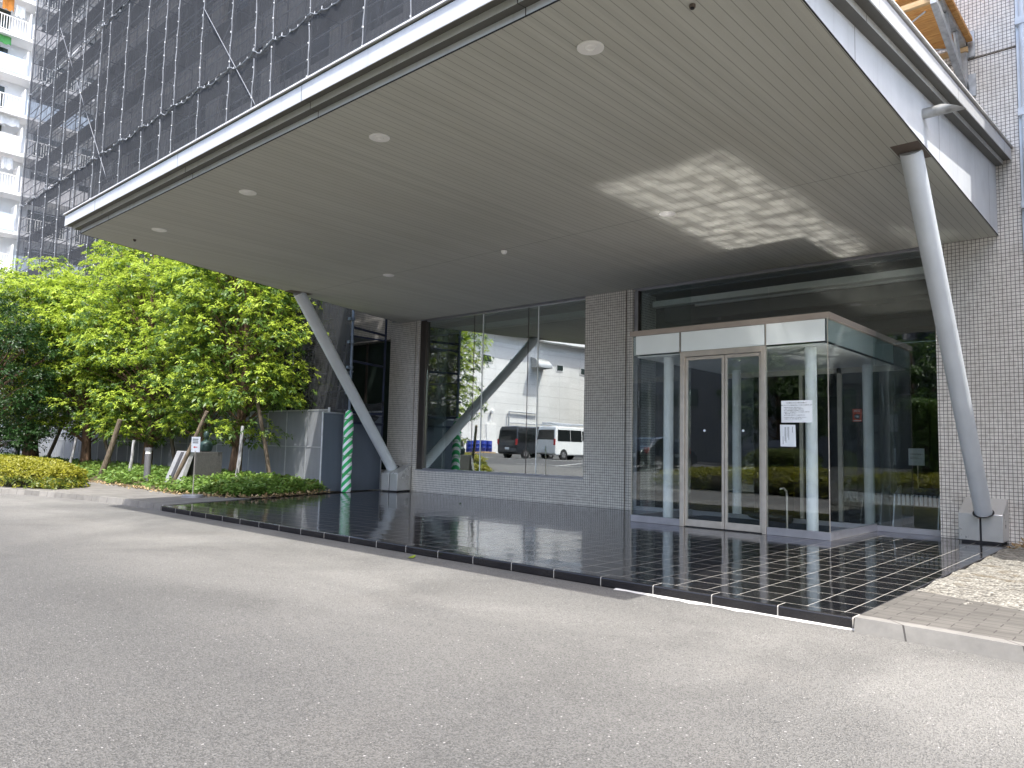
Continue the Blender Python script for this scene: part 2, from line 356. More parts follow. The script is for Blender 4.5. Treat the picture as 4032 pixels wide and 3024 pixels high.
A['galv']=pm('galvanised_tube',(.50,.52,.55),.42,.5,.15,9); A['bluetube']=pm('blue_grey_tube',(.16,.20,.26),.45,.3,.25,7); A['railm']=pm('weathered_tube',(.17,.18,.20),.5,.4,.2,9); A['darktube']=pm('dark_blue_tube',(.02,.03,.07),.5,.2,.2,8); A['hem']=pm('net_hem_cord',(.19,.205,.23),.7,0,.3,6); A['rope']=pm('white_tie_rope',(.80,.82,.85),.7)
A['deck']=pm('steel_deck',(.18,.19,.2),.6,.3); A['galvp']=pm('galvanised_plate',(.42,.43,.43),.45,.6,.25,12,.1)
A['wood']=m_wood('scaffold_timber',(.45,.19,.045),(.72,.40,.13)); A['wood2']=m_wood('pale_timber',(.40,.26,.12),(.55,.38,.2))
A['conc']=m_grid('kerb_concrete',(.185,.178,.162),(.07,.065,.06),.62,5.0,.012,False,.85,.35,.3,2.4); A['concw']=pm('white_cement',(.62,.61,.58),.9,0,.1,20,.4,50)
A['paver']=m_grid('grey_paver',(.105,.099,.088),(.045,.04,.036),.24,.12,.008,True,.85,.25,0,0,True)
A['paverL']=m_grid('grey_paver_path',(.15,.143,.13),(.075,.07,.066),.3,.3,.008,True,.85,.2)
A['gravel']=m_gravel(); A['soil']=pm('soil_leaf_litter',(.10,.075,.045),.95,0,.45,14,.8,50)
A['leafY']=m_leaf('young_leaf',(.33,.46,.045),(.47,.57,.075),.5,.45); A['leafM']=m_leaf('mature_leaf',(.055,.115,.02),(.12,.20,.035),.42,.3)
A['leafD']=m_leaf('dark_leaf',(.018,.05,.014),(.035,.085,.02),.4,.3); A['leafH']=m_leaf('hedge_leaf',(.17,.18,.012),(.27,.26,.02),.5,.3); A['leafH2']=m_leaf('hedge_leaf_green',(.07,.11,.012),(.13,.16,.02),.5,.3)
A['leafC']=m_leaf('ground_cover_leaf',(.10,.19,.035),(.19,.29,.06),.45,.35); A['leafB']=m_leaf('dry_leaf',(.22,.14,.06),(.42,.32,.17),.7,.1)
A['core']=pm('hedge_core_twig',(.035,.03,.015),.95,0,.3,20)
A['bark']=m_bark('brown_bark',(.05,.03,.018),(.20,.12,.07)); A['stake']=m_bark('grey_brown_stake',(.06,.045,.03),(.17,.135,.095)); A['wrap']=m_bark('white_wrap',(.03,.03,.04),(.55,.55,.55))
A['stone']=pm('dark_granite',(.05,.05,.048),.5,0,.3,30); A['stonew']=pm('pale_stone',(.27,.275,.28),.6,0,.12,10); A['patina']=pm('patina_bronze',(.025,.05,.045),.45,.4,.3,10)
A['bollard']=pm('dark_grey_bollard',(.13,.13,.14),.45,.2); A['lamp']=pm('frosted_lamp',(.90,.89,.86),.3)
A['line']=pm('road_paint',(.78,.78,.75),.7,0,.12,12)
A['apt']=pm('apartment_white',(.72,.74,.76),.7,0,.05,.6); A['aptS']=pm('apartment_slab',(.80,.80,.80),.8,0,.05,.6); A['aptB']=pm('apartment_blue_panel',(.50,.60,.72),.5); A['aptG']=pm('apartment_grey_panel',(.66,.65,.65),.6)
A['win']=pm('dark_window',(.035,.05,.045),.08,0,.1); A['curt']=pm('pale_curtain',(.55,.55,.55),.8,0,.2,30)
A['ware']=m_grid('warehouse_siding',(.80,.79,.76),(.50,.49,.48),3.1,1.02,.03,False,.6,.05)
A['wgrey']=pm('warehouse_grey_roof',(.42,.46,.42),.6); A['backb']=m_grid('tiled_back_building',(.20,.195,.19),(.12,.115,.11),.3,.15,.02)
A['barrel']=pm('blue_plastic_drum',(.01,.035,.30),.4); A['vanw']=pm('white_car_paint',(.78,.79,.78),.2,0,.02,1,coat=.6); A['vand']=pm('dark_car_paint',(.02,.022,.026),.15,0,.05,1,coat=.8); A['carb']=pm('navy_car_paint',(.012,.014,.022),.15,0,.05,1,coat=.8)
A['cglass']=pm('car_glass',(.012,.014,.014),.05,0,.05,1); A['tail']=pm('tail_light_red',(.45,.02,.02),.15); A['head']=pm('headlight_clear',(.8,.82,.85),.08); A['rim']=pm('alloy_rim',(.55,.55,.56),.25,.8)
A['orange']=pm('orange_cloth',(.75,.28,.05),.8); A['green']=pm('green_cloth',(.12,.42,.12),.8); A['cloth']=pm('white_cloth',(.8,.8,.78),.85); A['pink']=pm('red_cloth',(.55,.10,.10),.85)
A['stripe']=m_stripe(); A['pipe']=pm('pale_blue_pipe',(.58,.62,.66),.4,.1); A['beige']=pm('beige_metal',(.55,.52,.45),.5); A['fencew']=m_wood('slat_fence_wood',(.22,.14,.07),(.34,.24,.13))

# ------------------------------------------------------------------ ground
def sm(a,b,x): t=min(1,max(0,(x-a)/(b-a))); return t*t*(3-2*t)
def gz(x,y): return .47*sm(-1.5,-11,y)+.22*sm(-35,-42,x)*sm(-3,-10,y)
xs=[-400,-150,-100,-70]+[x for x in range(-60,31,3)]+[50,90,200,400]; ys=[-400,-150,-90,-60,-45,-35,-28,-24,-20,-17,-15]+[-13+.75*i for i in range(20)]+[4,6,8,12,20,35,60,120,400]
g=MB(); nx=len(xs)
g.add([(x,y,gz(x,y)) for y in ys for x in xs],[(j*nx+i,j*nx+i+1,(j+1)*nx+i+1,(j+1)*nx+i) for j in range(len(ys)-1) for i in range(nx-1)])
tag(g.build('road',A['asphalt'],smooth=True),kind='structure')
# platform with rounded nosing
PL=[(-1.75,5.52),(-1.75,12.6),(-14.93,12.6),(-12.93,5.52)]
pf=MB().prism(PL,0.0,.085); tag(pf.build('entrance_platform',A['tile'],bevel=.014,seg=3),kind='structure')
cm=MB()
r2=random.Random(3); pts=[]; n=90
for i in range(n+1):
    x=-1.72-i*(11.25/n); w=.018+.055*r2.random()**2
    pts.append((x,5.52-w))
for i in range(n):
    if i>=16: continue
    cm.add([(pts[i][0],5.53,.006),(pts[i+1][0],5.53,.006),(pts[i+1][0],pts[i+1][1],.002),(pts[i][0],pts[i][1],.002),(pts[i][0],5.53,.012),(pts[i+1][0],5.53,.012)],[(4,3,2,5)])
tag(cm.build('cement_fillet',A['concw']),kind='structure')
# right pavement: kerb, pavers, gravel
kb=MB()
prev=None
def kerb(pts,w,z,mb,side=1):
    n=len(pts); L=[];
    for i,p in enumerate(pts):
        a=Vector(pts[max(i-1,0)]);b=Vector(pts[min(i+1,n-1)]);d=(b-a).normalized(); nn=Vector((-d.y,d.x))*side
        q=Vector(p)+nn*w; L.append([(p[0],p[1],0),(p[0]+nn.x*.02,p[1]+nn.y*.02,z),(q.x,q.y,z),(q.x,q.y,-.05)])
    for i in range(n-1):
        a,b=L[i],L[i+1]
        for k in range(3): mb.quad(a[k],b[k],b[k+1],a[k+1])
    mb.add(L[0],[(0,1,2,3)]); mb.add(L[-1],[(3,2,1,0)])
kerb([(-1.735,5.46),(-1.2,5.44),(-.5,5.38),(.5,5.22),(2,4.8),(4,4.0),(8,2)],.12,.098,kb)
tag(kb.build('kerb',A['conc']),kind='structure')
pv=MB().prism([(-1.742,5.59),(-1.2,5.57),(-.5,5.51),(.5,5.35),(2,4.93),(4,4.13),(8,2.13),(8,6.3),(-.94,6.72),(-1.742,7.02)],-.05,.092)
tag(pv.build('pavement',A['paver']),kind='structure')
gv=MB(); gx=np.linspace(-1.742,7,60); gy=np.linspace(6.2,12.04,46)
def gvz(x,y): return .07+.03*math.sin(x*7+y*3)*math.sin(y*5-x*2)*.5+.012*random.random()
gv.add([(x,y,gvz(x,y)) for y in gy for x in gx],[(j*60+i,j*60+i+1,(j+1)*60+i+1,(j+1)*60+i) for j in range(45) for i in range(59)])
tag(gv.build('gravel_bed',A['gravel'],smooth=True),kind='structure')
# left path and kerb
kl=MB(); KL=[(-12.955,5.60),(-14.35,5.55),(-15.6,5.36),(-17.1,5.07),(-18.3,4.72),(-19.8,4.1),(-22,3.0),(-26,.8)]
kerb([(p[0],p[1]-.04) for p in KL],.13,.10,kl,-1); tag(kl.build('kerb',A['conc']),kind='structure')
pth=MB().prism([(p[0],p[1]+.092) for p in KL][::-1]+[(-13.0,5.8),(-13.62,7.55),(-15.0,6.95),(-18.0,7.0),(-21.7,7.1),(-27,7.5),(-30,4)],-.05,.094)
tag(pth.build('footpath',A['paverL']),kind='structure')
# planting bed mound (ground cover region)
BED=[(-13.62,7.56),(-15.0,6.93),(-18.0,6.98),(-21.7,7.08),(-27,7.4),(-46,8.4),(-46,10.35),(-15.0,10.35),(-14.55,9.9)]
def inpoly(x,y,P):
    c=False;j=len(P)-1
    for i in range(len(P)):
        if (P[i][1]>y)!=(P[j][1]>y) and x<(P[j][0]-P[i][0])*(y-P[i][1])/(P[j][1]-P[i][1])+P[i][0]: c=not c
        j=i
    return c
def edist(x,y,P):
    d=9
    for i in range(len(P)):
        a=Vector(P[i]);b=Vector(P[(i+1)%len(P)]);t=max(0,min(1,(Vector((x,y))-a).dot(b-a)/(b-a).length_squared)); d=min(d,(a+(b-a)*t-Vector((x,y))).length)
    return d
def bedz(x,y): 
    d=edist(x,y,BED); return .09+.14*min(1,d/1.2)
bd=MB(); bx=np.linspace(-46,-13.4,110); by=np.linspace(6.7,10.5,24); idx={}
for j in range(23):
    for i in range(109):
        cx_,cy_=(bx[i]+bx[i+1])/2,(by[j]+by[j+1])/2
        if inpoly(cx_,cy_,BED): bd.add([(x,y,bedz(x,y)) for x,y in ((bx[i],by[j]),(bx[i+1],by[j]),(bx[i+1],by[j+1]),(bx[i],by[j+1]))],[(0,1,2,3)])
tag(bd.build('planting_bed',A['soil']),kind='structure')
# parking lines behind
def strip(pts,w,name='parking_line'):
    mb=MB()
    for a,b in zip(pts,pts[1:]):
        a=Vector(a);b=Vector(b);d=(b-a);k=max(1,int(d.length/1.0)); n_=Vector((-d.y,d.x)).normalized()*w/2
        for i in range(k):
            p=a+d*i/k;q=a+d*(i+1)/k
            mb.quad((p.x-n_.x,p.y-n_.y,gz(p.x,p.y)+.008),(q.x-n_.x,q.y-n_.y,gz(q.x,q.y)+.008),(q.x+n_.x,q.y+n_.y,gz(q.x,q.y)+.008),(p.x+n_.x,p.y+n_.y,gz(p.x,p.y)+.008))
    tag(mb.build(name,A['line']),kind='structure')
strip([(-40,-12.2),(-14.5,-11.9)],.14); strip([(-28,-7.2),(-13.5,-6.6)],.14)
for x in (-36.2,-33.0,-29.4,-26.3,-23.2,-19.6,-16.2): strip([(x,-12.2),(x,-17.4)],.12)
for x in (-24.8,-22.3,-19.4,-16.4): strip([(x,-6.8),(x,-11.6)],.12)

# ------------------------------------------------------------------ office building
B=thing('office_building','tall office building clad in small beige mosaic tiles with glazed ground floor','building',(-6,12.05,0))
YT,YG=12.05,12.15
def part(mb,name,mat,label=None,parent=None,**k):
    o=mb.build(name,mat,parent or B,**k)
    if label: o['label']=label
    return o
# pillars
part(MB().box(-15.13,-14.16,YT,13.0,.05,4.33).box(-14.13,-14.0,YT,12.9,.05,4.33),'pillar',A['mosaic'])
part(MB().box(-8.93,-7.96,YT,13.0,.05,4.33).box(-7.93,-7.8,YT,12.9,.05,4.33),'pillar',A['mosaic'])
for a in (-14.16,-7.96): part(MB().box(a,a+.03,YT+.03,12.9,.05,4.33),'wall_joint',A['brown'])
part(MB().box(-14.0,-8.93,YT,12.35,.05,.60),'wall',A['mosaic'])
part(MB().box(-14.0,-8.93,YT-.012,YG-.01,.60,.625),'window_sill',A['steel2'])
# right wall
part(MB().box(-2.63,12,YT,12.6,0,6.935).box(-2.63,-2.6,YT-.001,12.5,0,.1),'wall',A['mosaic'])
part(MB().box(-2.63,12,YT,12.6,6.965,9.4).box(-2.63,12,YT,12.6,9.43,30),'wall',A['mosaic'])
for z_ in (6.935,9.4): part(MB().box(-2.6,12,YT+.03,12.55,z_,z_+.03),'wall_joint',A['brown'])
# wall over canopy
part(MB().box(-15.13,-2.632,YT+.002,12.6,4.40,30),'wall',A['mosaic'])
part(MB().box(-15.13,-2.64,YT+.02,12.5,4.29,4.395),'lintel',A['steel2'])
# unseen wing added at the right to cast shade on wall, fascia and gravel
part(MB().box(1.05,12,7.8,12.04,0,17.5),'wing_wall',A['mosaic'])
# big window: three panes with fins
def pane(x0,x1,y0,y1,z0,z1,mat,name='glass_pane',parent=None): return part(MB().box(x0,x1,y0,y1,z0,z1),name,mat,None,parent)
win=part(MB().box(-13.995,-13.80,YT+.03,YT+.16,.63,4.28),'window',A['frame'])
for z_ in (.63,4.255): part(MB().box(-13.80,-8.935,YT+.05,YT+.15,z_,z_+.025),'window_frame',A['steel2'],None,win)
for a,b in ((-13.795,-12.195),(-12.18,-10.535),(-10.52,-8.94)): part(MB().box(a,b,YG-.006,YG+.006,.657,4.253),'pane',A['glassL'],None,win)
for x in (-12.187,-10.527): part(MB().box(x-.009,x+.009,YG+.01,YG+.36,.66,4.25),'glass_fin',A['fin'],None,win)
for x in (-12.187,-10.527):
    part(MB().box(x+.284,x+.298,YG-.02,YG-.007,.66,4.25),'fin_edge_glint',A['finglint'],None,win); part(MB().box(x-.008,x+.008,YG-.008,YG+.008,.657,4.253),'joint_seal',A['frame'],None,win)  # white strips on the pane paint in the bright glint of the fins
# entrance glazing
ent=part(MB().box(-7.79,-2.64,YG-.03,YG+.03,.086,.165).box(-7.79,-2.64,YG-.03,YG+.03,4.265,4.288).box(-7.797,-7.72,YG-.05,YG+.05,.166,4.264),'entrance_window',A['steel2'])
part(MB().box(-7.72,-7.70,YG-.04,YG+.06,.166,4.264),'window_frame',A['frame'],None,ent)
for a,b,z0 in ((-7.69,-6.775,3.12),(-6.765,-5.16,3.12),(-5.15,-3.576,3.12),(-3.546,-2.645,.17),(-3.573,-3.549,3.12),(-7.69,-6.62,.17)): part(MB().box(a,b,YG-.006,YG+.006,z0,4.262),'pane',A['glassR'],None,ent)
# lobby interior
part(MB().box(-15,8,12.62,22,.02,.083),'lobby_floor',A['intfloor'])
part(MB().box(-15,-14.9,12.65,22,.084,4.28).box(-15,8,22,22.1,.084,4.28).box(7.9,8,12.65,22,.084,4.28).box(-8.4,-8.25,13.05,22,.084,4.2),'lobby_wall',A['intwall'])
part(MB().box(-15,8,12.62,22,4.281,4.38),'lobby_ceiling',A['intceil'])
cb=MB()
for y in (13.9,15.6,17.3,19.0): cb.box(-8.2,7.9,y,y+.45,3.95,4.279)
part(cb,'ceiling_beam',A['intceil'])
part(MB().box(-14.8,-8.45,12.6,12.8,4.02,4.14).box(-7.7,-2.7,12.6,12.78,4.02,4.13),'curtain_box',A['white'])
part(MB().box(-7.0,-2.7,13.0,13.06,4.03,4.08),'curtain_rail',A['white'])
part(MB().box(-13.9,-8.45,12.25,12.6,.45,.6),'window_ledge',A['white'])
cu=MB(); nx_=14
for i in range(nx_): cu.add([(-13.82+.03*i,12.45+.035*(i%2),.62),(-13.82+.03*(i+1),12.45+.035*((i+1)%2),.62),(-13.82+.03*(i+1),12.45+.035*((i+1)%2),4.1),(-13.82+.03*i,12.45+.035*(i%2),4.1)],[(0,1,2,3)])
part(cu,'curtain',A['curt'])
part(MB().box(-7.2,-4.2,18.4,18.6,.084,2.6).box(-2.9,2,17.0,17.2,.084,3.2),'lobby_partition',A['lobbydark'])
# wing behind the scaffold
wg=MB()
fl=3.6; z=3.95
while z<30:
    wg.box(-38.8,-15.16,12.2,12.7,z,min(30,z+1.75)); z+=fl
for x in np.arange(-38.8,-15.5,4.0): wg.box(x,x+.85,12.195,12.7,0,30)
wg.box(-38.8,-15.16,12.21,12.7,0,.55)
part(wg,'wing_wall',A['mosaic'])
part(MB().box(-15.16,-15.14,12.1,12.6,.05,4.4),'pillar_edge_trim',A['brown'])
zz=.55; first=True
while zz<29:
    for x in np.arange(-38.8,-15.5,4.0):
        x1=min(x+4.0,-15.2)
        w=part(MB().box(x+.86,x1-.01,12.42,12.46,zz,zz+(3.39 if first else 1.84)),'window',A['win'])
        part(MB().box((x+x1)/2+.4,(x+x1)/2+.46,12.38,12.419,zz,zz+(3.39 if first else 1.84)),'frame',A['frame'],None,w)
    zz=3.95+1.75 if first else zz+fl; first=False
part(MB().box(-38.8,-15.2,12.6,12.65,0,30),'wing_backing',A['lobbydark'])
part(MB().box(-38.85,12,12.7,30,30.01,30.3),'roof',A['roof'])
part(MB().box(-38.82,-38.7,12.71,30,0,30),'side_wall',A['mosaic'])
# ------------------------------------------------------------------ canopy
CN=thing('entrance_canopy','wide grey entrance canopy with ribbed soffit and stepped metal edge','canopy',(-7.5,8,4.3))
def ring(o,zf):
    d=Vector((-.276,.961)); nrm=Vector((-.961,-.276)); p=Vector((-12.40,3.84))+nrm*o
    def at(y): t=(y-p.y)/d.y; return (p.x+d.x*t,y)
    P=[(-1.83+o,YT-.005),(-1.83+o,3.84-o),at(3.84-o),at(YT-.005)]
    return [(x,y,zf(y)) for x,y in P]
ZF=lambda k:(lambda y:4.36+.112*(y-3.84)+k)
fl_=lambda y:4.3
def band(a,b,mb=None):
    mb=mb or MB(); mb.add(a+b,[(0,1,5,4),(1,2,6,5),(2,3,7,6)]); return mb
def cpart(mb,name,mat,**k): return mb.build(name,mat,CN,**k)
def so_hole():
    mb=MB(); mb.add([(p[0],p[1],4.3) for p in ring(0,fl_)],[(0,1,2,3)]); return mb
cpart(so_hole(),'soffit',A['soffit'])
mb=band(ring(0.0,lambda y:4.297),ring(0.008,lambda y:4.297)); band(ring(.008,lambda y:4.297),ring(.008,lambda y:4.306),mb); band(ring(.008,lambda y:4.306),ring(0,lambda y:4.306),mb); cpart(mb,'soffit_edge_trim',A['gap'])
cpart(band(ring(.0,lambda y:4.3),ring(.0,ZF(.01))),'lower_fascia',A['fascia2'])
cpart(band(ring(0,ZF(.01)),ring(.09,ZF(.01))),'eave_soffit',A['eave'])
cpart(band(ring(.09,ZF(.01)),ring(.09,ZF(.075))),'eave_step',A['eave2'])
cpart(band(ring(.09,ZF(.075)),ring(.19,ZF(.075))),'eave_soffit',A['eave'])
mb=band(ring(.19,ZF(.06)),ring(.19,ZF(.215))); band(ring(.18,ZF(.06)),ring(.19,ZF(.06)),mb); band(ring(.18,ZF(.06)),ring(.18,ZF(.1)),mb); cpart(mb,'fascia',A['fascia'])
cpart(band(ring(.175,ZF(.215)),ring(.175,ZF(.235)),band(ring(.19,ZF(.215)),ring(.175,ZF(.215)))),'shadow_gap',A['gap'])
mb=band(ring(.215,ZF(.235)),ring(.215,ZF(.252))); band(ring(.17,ZF(.235)),ring(.215,ZF(.235)),mb); cpart(mb,'flashing',A['flash'])
mb=MB(); mb.add(ring(.215,ZF(.252)),[(0,1,2,3)]); cpart(mb,'roof',A['roof'])
# drain spout on right face
sp=MB(); n=16
vs=[]
for i in range(n):
    t=2*math.pi*i/n; vs.append((-1.83,8.08+.052*math.cos(t),4.63+.052*math.sin(t)))
for i in range(n):
    t=2*math.pi*i/n; c=math.sin(t); vs.append((-1.60+.10*(1-c)/2*1.0-.12*(1+c)/2+.05,8.08+.052*math.cos(t),4.63+.052*c))
sp.add(vs,[(i,(i+1)%n,n+(i+1)%n,n+i) for i in range(n)]); cpart(sp,'drain_spout',A['galvp'],smooth=True)
tag(CN)
# downlights etc
DL=[(-3.30,4.467,'nearest the middle of the picture top'),(-5.94,4.489,''),(-8.57,4.489,''),(-11.18,4.50,''),(-4.92,8.40,''),(-10.73,8.436,'')]
dlab=['largest white downlight near the canopy front edge','second white downlight along the canopy front row','third white downlight along the canopy front row','last small white downlight near the canopy left corner','white downlight inside the sunlit patch on the soffit seam','small white downlight on the soffit seam near the left column']
pro=thing('ceiling_light',dlab[0],'ceiling light',(DL[0][0],DL[0][1],4.298),'downlights in the canopy soffit')
MB().lathe((DL[0][0],DL[0][1],4.298),[(.050,-.001),(.095,-.012),(.105,-.008),(.106,.0)],32).build('trim_ring',A['white'],pro,smooth=True)
MB().lathe((DL[0][0],DL[0][1],4.298),[(.0,-.003),(.03,-.003),(.034,-.0085),(.050,-.0015)],28).build('lens',A['lamp'],pro,smooth=True)
for i in range(1,6):
    c=dup(pro); c.location=(DL[i][0],DL[i][1],4.298); c['label']=dlab[i]
s=MB().lathe((-7.897,8.483,4.3),[(0,-.055),(.03,-.05),(.045,-.03),(.05,0)],20).build('smoke_detector',A['white'],smooth=True); tag(s,'small round white detector on the soffit seam','detector')
def sprk(x,y,lab):
    t=thing('sprinkler_head',lab,'sprinkler',(x,y,4.298),'sprinkler heads under the canopy')
    MB().lathe((x,y,4.298),[(.022,0),(.022,-.02)],16).build('housing',A['brown'],t); MB().lathe((x,y,4.298),[(.013,-.018),(.014,-.03)],12).build('nozzle',A['gap'],t)
sprk(-2.43,4.47,'small dark sprinkler head at the top of the soffit, right of the largest downlight'); sprk(-12.05,4.49,'small dark sprinkler head near the left corner of the canopy')

# ------------------------------------------------------------------ support columns
def column(label,foot,top,r,c0,d,w,front,hf,hb,plab):
    """leaning tube on a wedge pedestal; d = horizontal direction towards the wall"""
    t=thing('support_column',label,'column',(foot[0],foot[1],.085),'leaning columns holding the canopy')
    MB().tube(foot,top,r,r,28).build('shaft',A['paint'],t,smooth=True)
    d=Vector(d).normalized(); wv=Vector((d.y,-d.x)); L=front
    c0=Vector(c0)
    def P(a,b,z): q=c0+wv*a+d*b; return (q.x,q.y,z)
    z0=.115
    for s in (-1,1):
        a0,a1=(s*.012,s*w/2) if s>0 else (s*w/2,s*.012)
        mb=MB().hexa([P(a0,0,z0),P(a1,0,z0),P(a1,L,z0),P(a0,L,z0)],[P(a0,0,hf),P(a1,0,hf),P(a1,L,hb),P(a0,L,hb)])
        mb.build('pedestal',A['pedestal'],t,bevel=.008)
    MB().hexa([P(-w/2+.03,.02,.086),P(w/2-.03,.02,.086),P(w/2-.03,L,.086),P(-w/2+.03,L,.086)],[P(-w/2+.03,.02,hf-.05),P(w/2-.03,.02,hf-.05),P(w/2-.03,L,hb-.05),P(-w/2+.03,L,hb-.05)]).build('pedestal_core',A['gap'],t)
    ft=Vector(foot); ax=(Vector(top)-ft).normalized()
    MB().lathe((0,0,0),[(r,0),(r+.04,0),(r+.04,.006),(r,.006)],28)
    # collar ring lying on the sloped pedestal top
    sl=(hb-hf)/L; cz=hf+sl*((Vector((ft.x,ft.y))-c0).dot(d))
    mb=MB(); vs=[]
    for rr,hh in ((r*.9,.004),(r+.02,.004)):
        for i in range(28):
            a=2*math.pi*i/28; q=Vector((ft.x,ft.y))+wv*(rr*math.cos(a))+d*(rr*1.12*math.sin(a)); vs.append((q.x,q.y,hf+sl*((q-c0).dot(d))+hh))
    mb.add(vs,[(i,(i+1)%28,28+(i+1)%28,28+i) for i in range(28)]); mb.build('collar',A['gap'],t)
    # recess plate where the tube meets the soffit
    tp=Vector(top); 
    mb=MB(); hw=.17
    q=[(tp.x-hw*.75,tp.y-.02-.24),(tp.x+hw*.75,tp.y-.26),(tp.x+hw*.75,tp.y+.26),(tp.x-hw*.75,tp.y+.26)]
    mb.prism(q,4.296,4.2995); mb.build('soffit_plate',A['brown'],t)
    return t
column('grey leaning tube column on the right, on a wedge pedestal against the tile wall',(-2.03,11.62,.50),(-1.965,8.16,4.31),.105,(-2.065,11.6),(0,1,0)[:2],.51,.44,.47,.665,'')
column('grey leaning tube column on the left, beside the green striped pole',(-14.44,11.72,.58),(-13.54,8.33,4.31),.125,(-14.21,11.42),(-.276,.961),.47,.60,.52,.73,'')

# ------------------------------------------------------------------ vestibule
V=thing('entrance_vestibule','projecting glass entrance vestibule with white band and bronze cap','vestibule',(-5,10.15,.085))
VX0,VX1,VY0,VY1=-6.57,-3.50,10.15,13.2
def vp(mb,name,mat,par=None,**k): return mb.build(name,mat,par or V,**k)
vp(MB().box(VX0-.03,VX1+.03,VY0-.03,VY0+.05,3.03,3.11).box(VX1-.05,VX1+.03,VY0+.05,VY1,3.03,3.11).box(VX0-.03,VX0+.05,VY0+.05,VY1,3.03,3.11),'cap',A['bronze'])
vp(MB().box(VX0+.05,VX1-.05,VY0+.05,VY1,3.02,3.09),'roof',A['intceil'])
vp(MB().box(VX0+.06,VX1-.06,VY0+.06,VY1,2.69,2.71),'ceiling',A['white'])
wb=[(-6.50,-5.725),(-5.69,-4.372),(-4.345,-3.535)]
for a,b in wb: vp(MB().box(a,b,VY0-.008,VY0-.001,2.725,3.025),'white_band',A['white_glass'])
vp(MB().box(VX1-.03,VX1-.012,VY0+.04,VY1,2.725,3.025),'white_band',m_glass('frosted_band_glass',(.75,.85,.83),.06,0,.75))
vp(MB().box(VX0+.012,VX0+.03,VY0+.04,YT,2.725,3.025),'white_band',A['white_glass'])
# base rails
for q in ((VX0,-5.70,VY0-.01,VY0+.05),(-4.355,VX1+.01,VY0-.01,VY0+.05),(VX1-.05,VX1+.01,VY0+.052,YG-.03),(VX0,VX0+.05,VY0+.052,YT)): vp(MB().box(*q,.086,.19),'base_rail',A['steel2'],bevel=.003)
# glass
for a,b in ((VX0+.012,-5.70),(-4.35,VX1-.001)): vp(MB().box(a,b,VY0,VY0+.011,.19,3.03),'glass_pane',A['glassV'])
vp(MB().box(VX1-.012,VX1-.001,VY0+.012,YG-.01,.19,3.03),'glass_pane',A['glassV'])
vp(MB().box(VX1-.012,VX1-.001,YG+.03,VY1,.09,3.03),'glass_pane',A['glassR'])
vp(MB().box(VX0+.001,VX0+.012,VY0+.012,YT,.19,3.03),'glass_pane',A['glassV'])
for q in ((VX0,VX0+.01,.19),(-5.712,-5.702,2.71),(-4.36,-4.35,2.71),(VX1-.006,VX1+.004,.19)): vp(MB().box(q[0],q[1],VY0-.012,VY0-.001,q[2],3.03),'edge_trim',A['steel'])
# door portal
vp(MB().box(-5.70,-5.63,VY0-.02,VY0+.06,.086,2.72).box(-4.42,-4.36,VY0-.02,VY0+.06,.086,2.72).box(-5.63,-4.42,VY0-.02,VY0+.06,2.64,2.72),'door_frame',A['steel'],bevel=.004)
for a,b in ((-5.625,-4.995),(-4.985,-4.425)):
    dr=vp(MB().box(a,a+.038,VY0+.01,VY0+.045,.10,2.63).box(b-.038,b,VY0+.01,VY0+.045,.10,2.63).box(a+.038,b-.038,VY0+.01,VY0+.045,.10,.20).box(a+.038,b-.038,VY0+.01,VY0+.045,2.585,2.63),'door',A['steel'],bevel=.003)
    vp(MB().box(a+.038,b-.038,VY0+.022,VY0+.034,.20,2.585),'pane',A['glassR'],dr)
    cx=(a+b)/2; vp(MB().lathe((cx,VY0+.019,1.52),[(0,-.002),(.018,-.002),(.018,.002)],16,'y'),'sticker',A['paper'],dr)
vp(MB().box(-5.63,-4.42,VY0-.01,VY0+.06,.084,.094),'threshold',A['gap'])
# u shaped guard handles either side of doors
for x in (-5.78,-4.20):
    sgn=-1 if x<-5 else 1
    vp(MB().path([(x,VY0+.32,.09),(x,VY0+.32,.62),(x+.0,VY0+.30,.68),(x,VY0+.22,.72),(x,VY0+.10,.72)],.014,10),'guard_rail',A['steel'],smooth=True)
for x,y in ((-6.08,10.45),(-3.84,10.45),(-6.02,12.75),(-3.84,12.95)):
    vp(MB().lathe((x,y,.086),[(.078,0),(.078,2.604)],24),'inner_column',A['colw'],smooth=True)
# inner sliding door set
vp(MB().box(-5.75,-5.68,VY1-.03,VY1+.03,.09,2.7).box(-4.40,-4.33,VY1-.03,VY1+.03,.09,2.7).box(-5.05,-4.99,VY1-.03,VY1+.03,.09,2.6).box(-6.5,-3.52,VY1-.03,VY1+.03,2.6,2.69),'inner_door_frame',A['steel'])
vp(MB().box(-6.5,-5.75,VY1-.005,VY1+.005,.09,2.6).box(-4.33,-3.52,VY1-.005,VY1+.005,.09,2.6),'inner_glass',A['glassR'])
for x,y in ((-5.3,11.2),(-4.6,11.2),(-5.3,12.3),(-4.6,12.3)): vp(MB().lathe((x,y,2.689),[(.0,-.004),(.07,-.006),(.075,0)],20),'downlight',A['lamp'])
o=MB().box(-6.35,-3.65,10.3,13.0,.086,.096).build('door_mat',A['carpet'],bevel=.003); tag(o,'dark blue carpet mat inside the glass vestibule','mat')
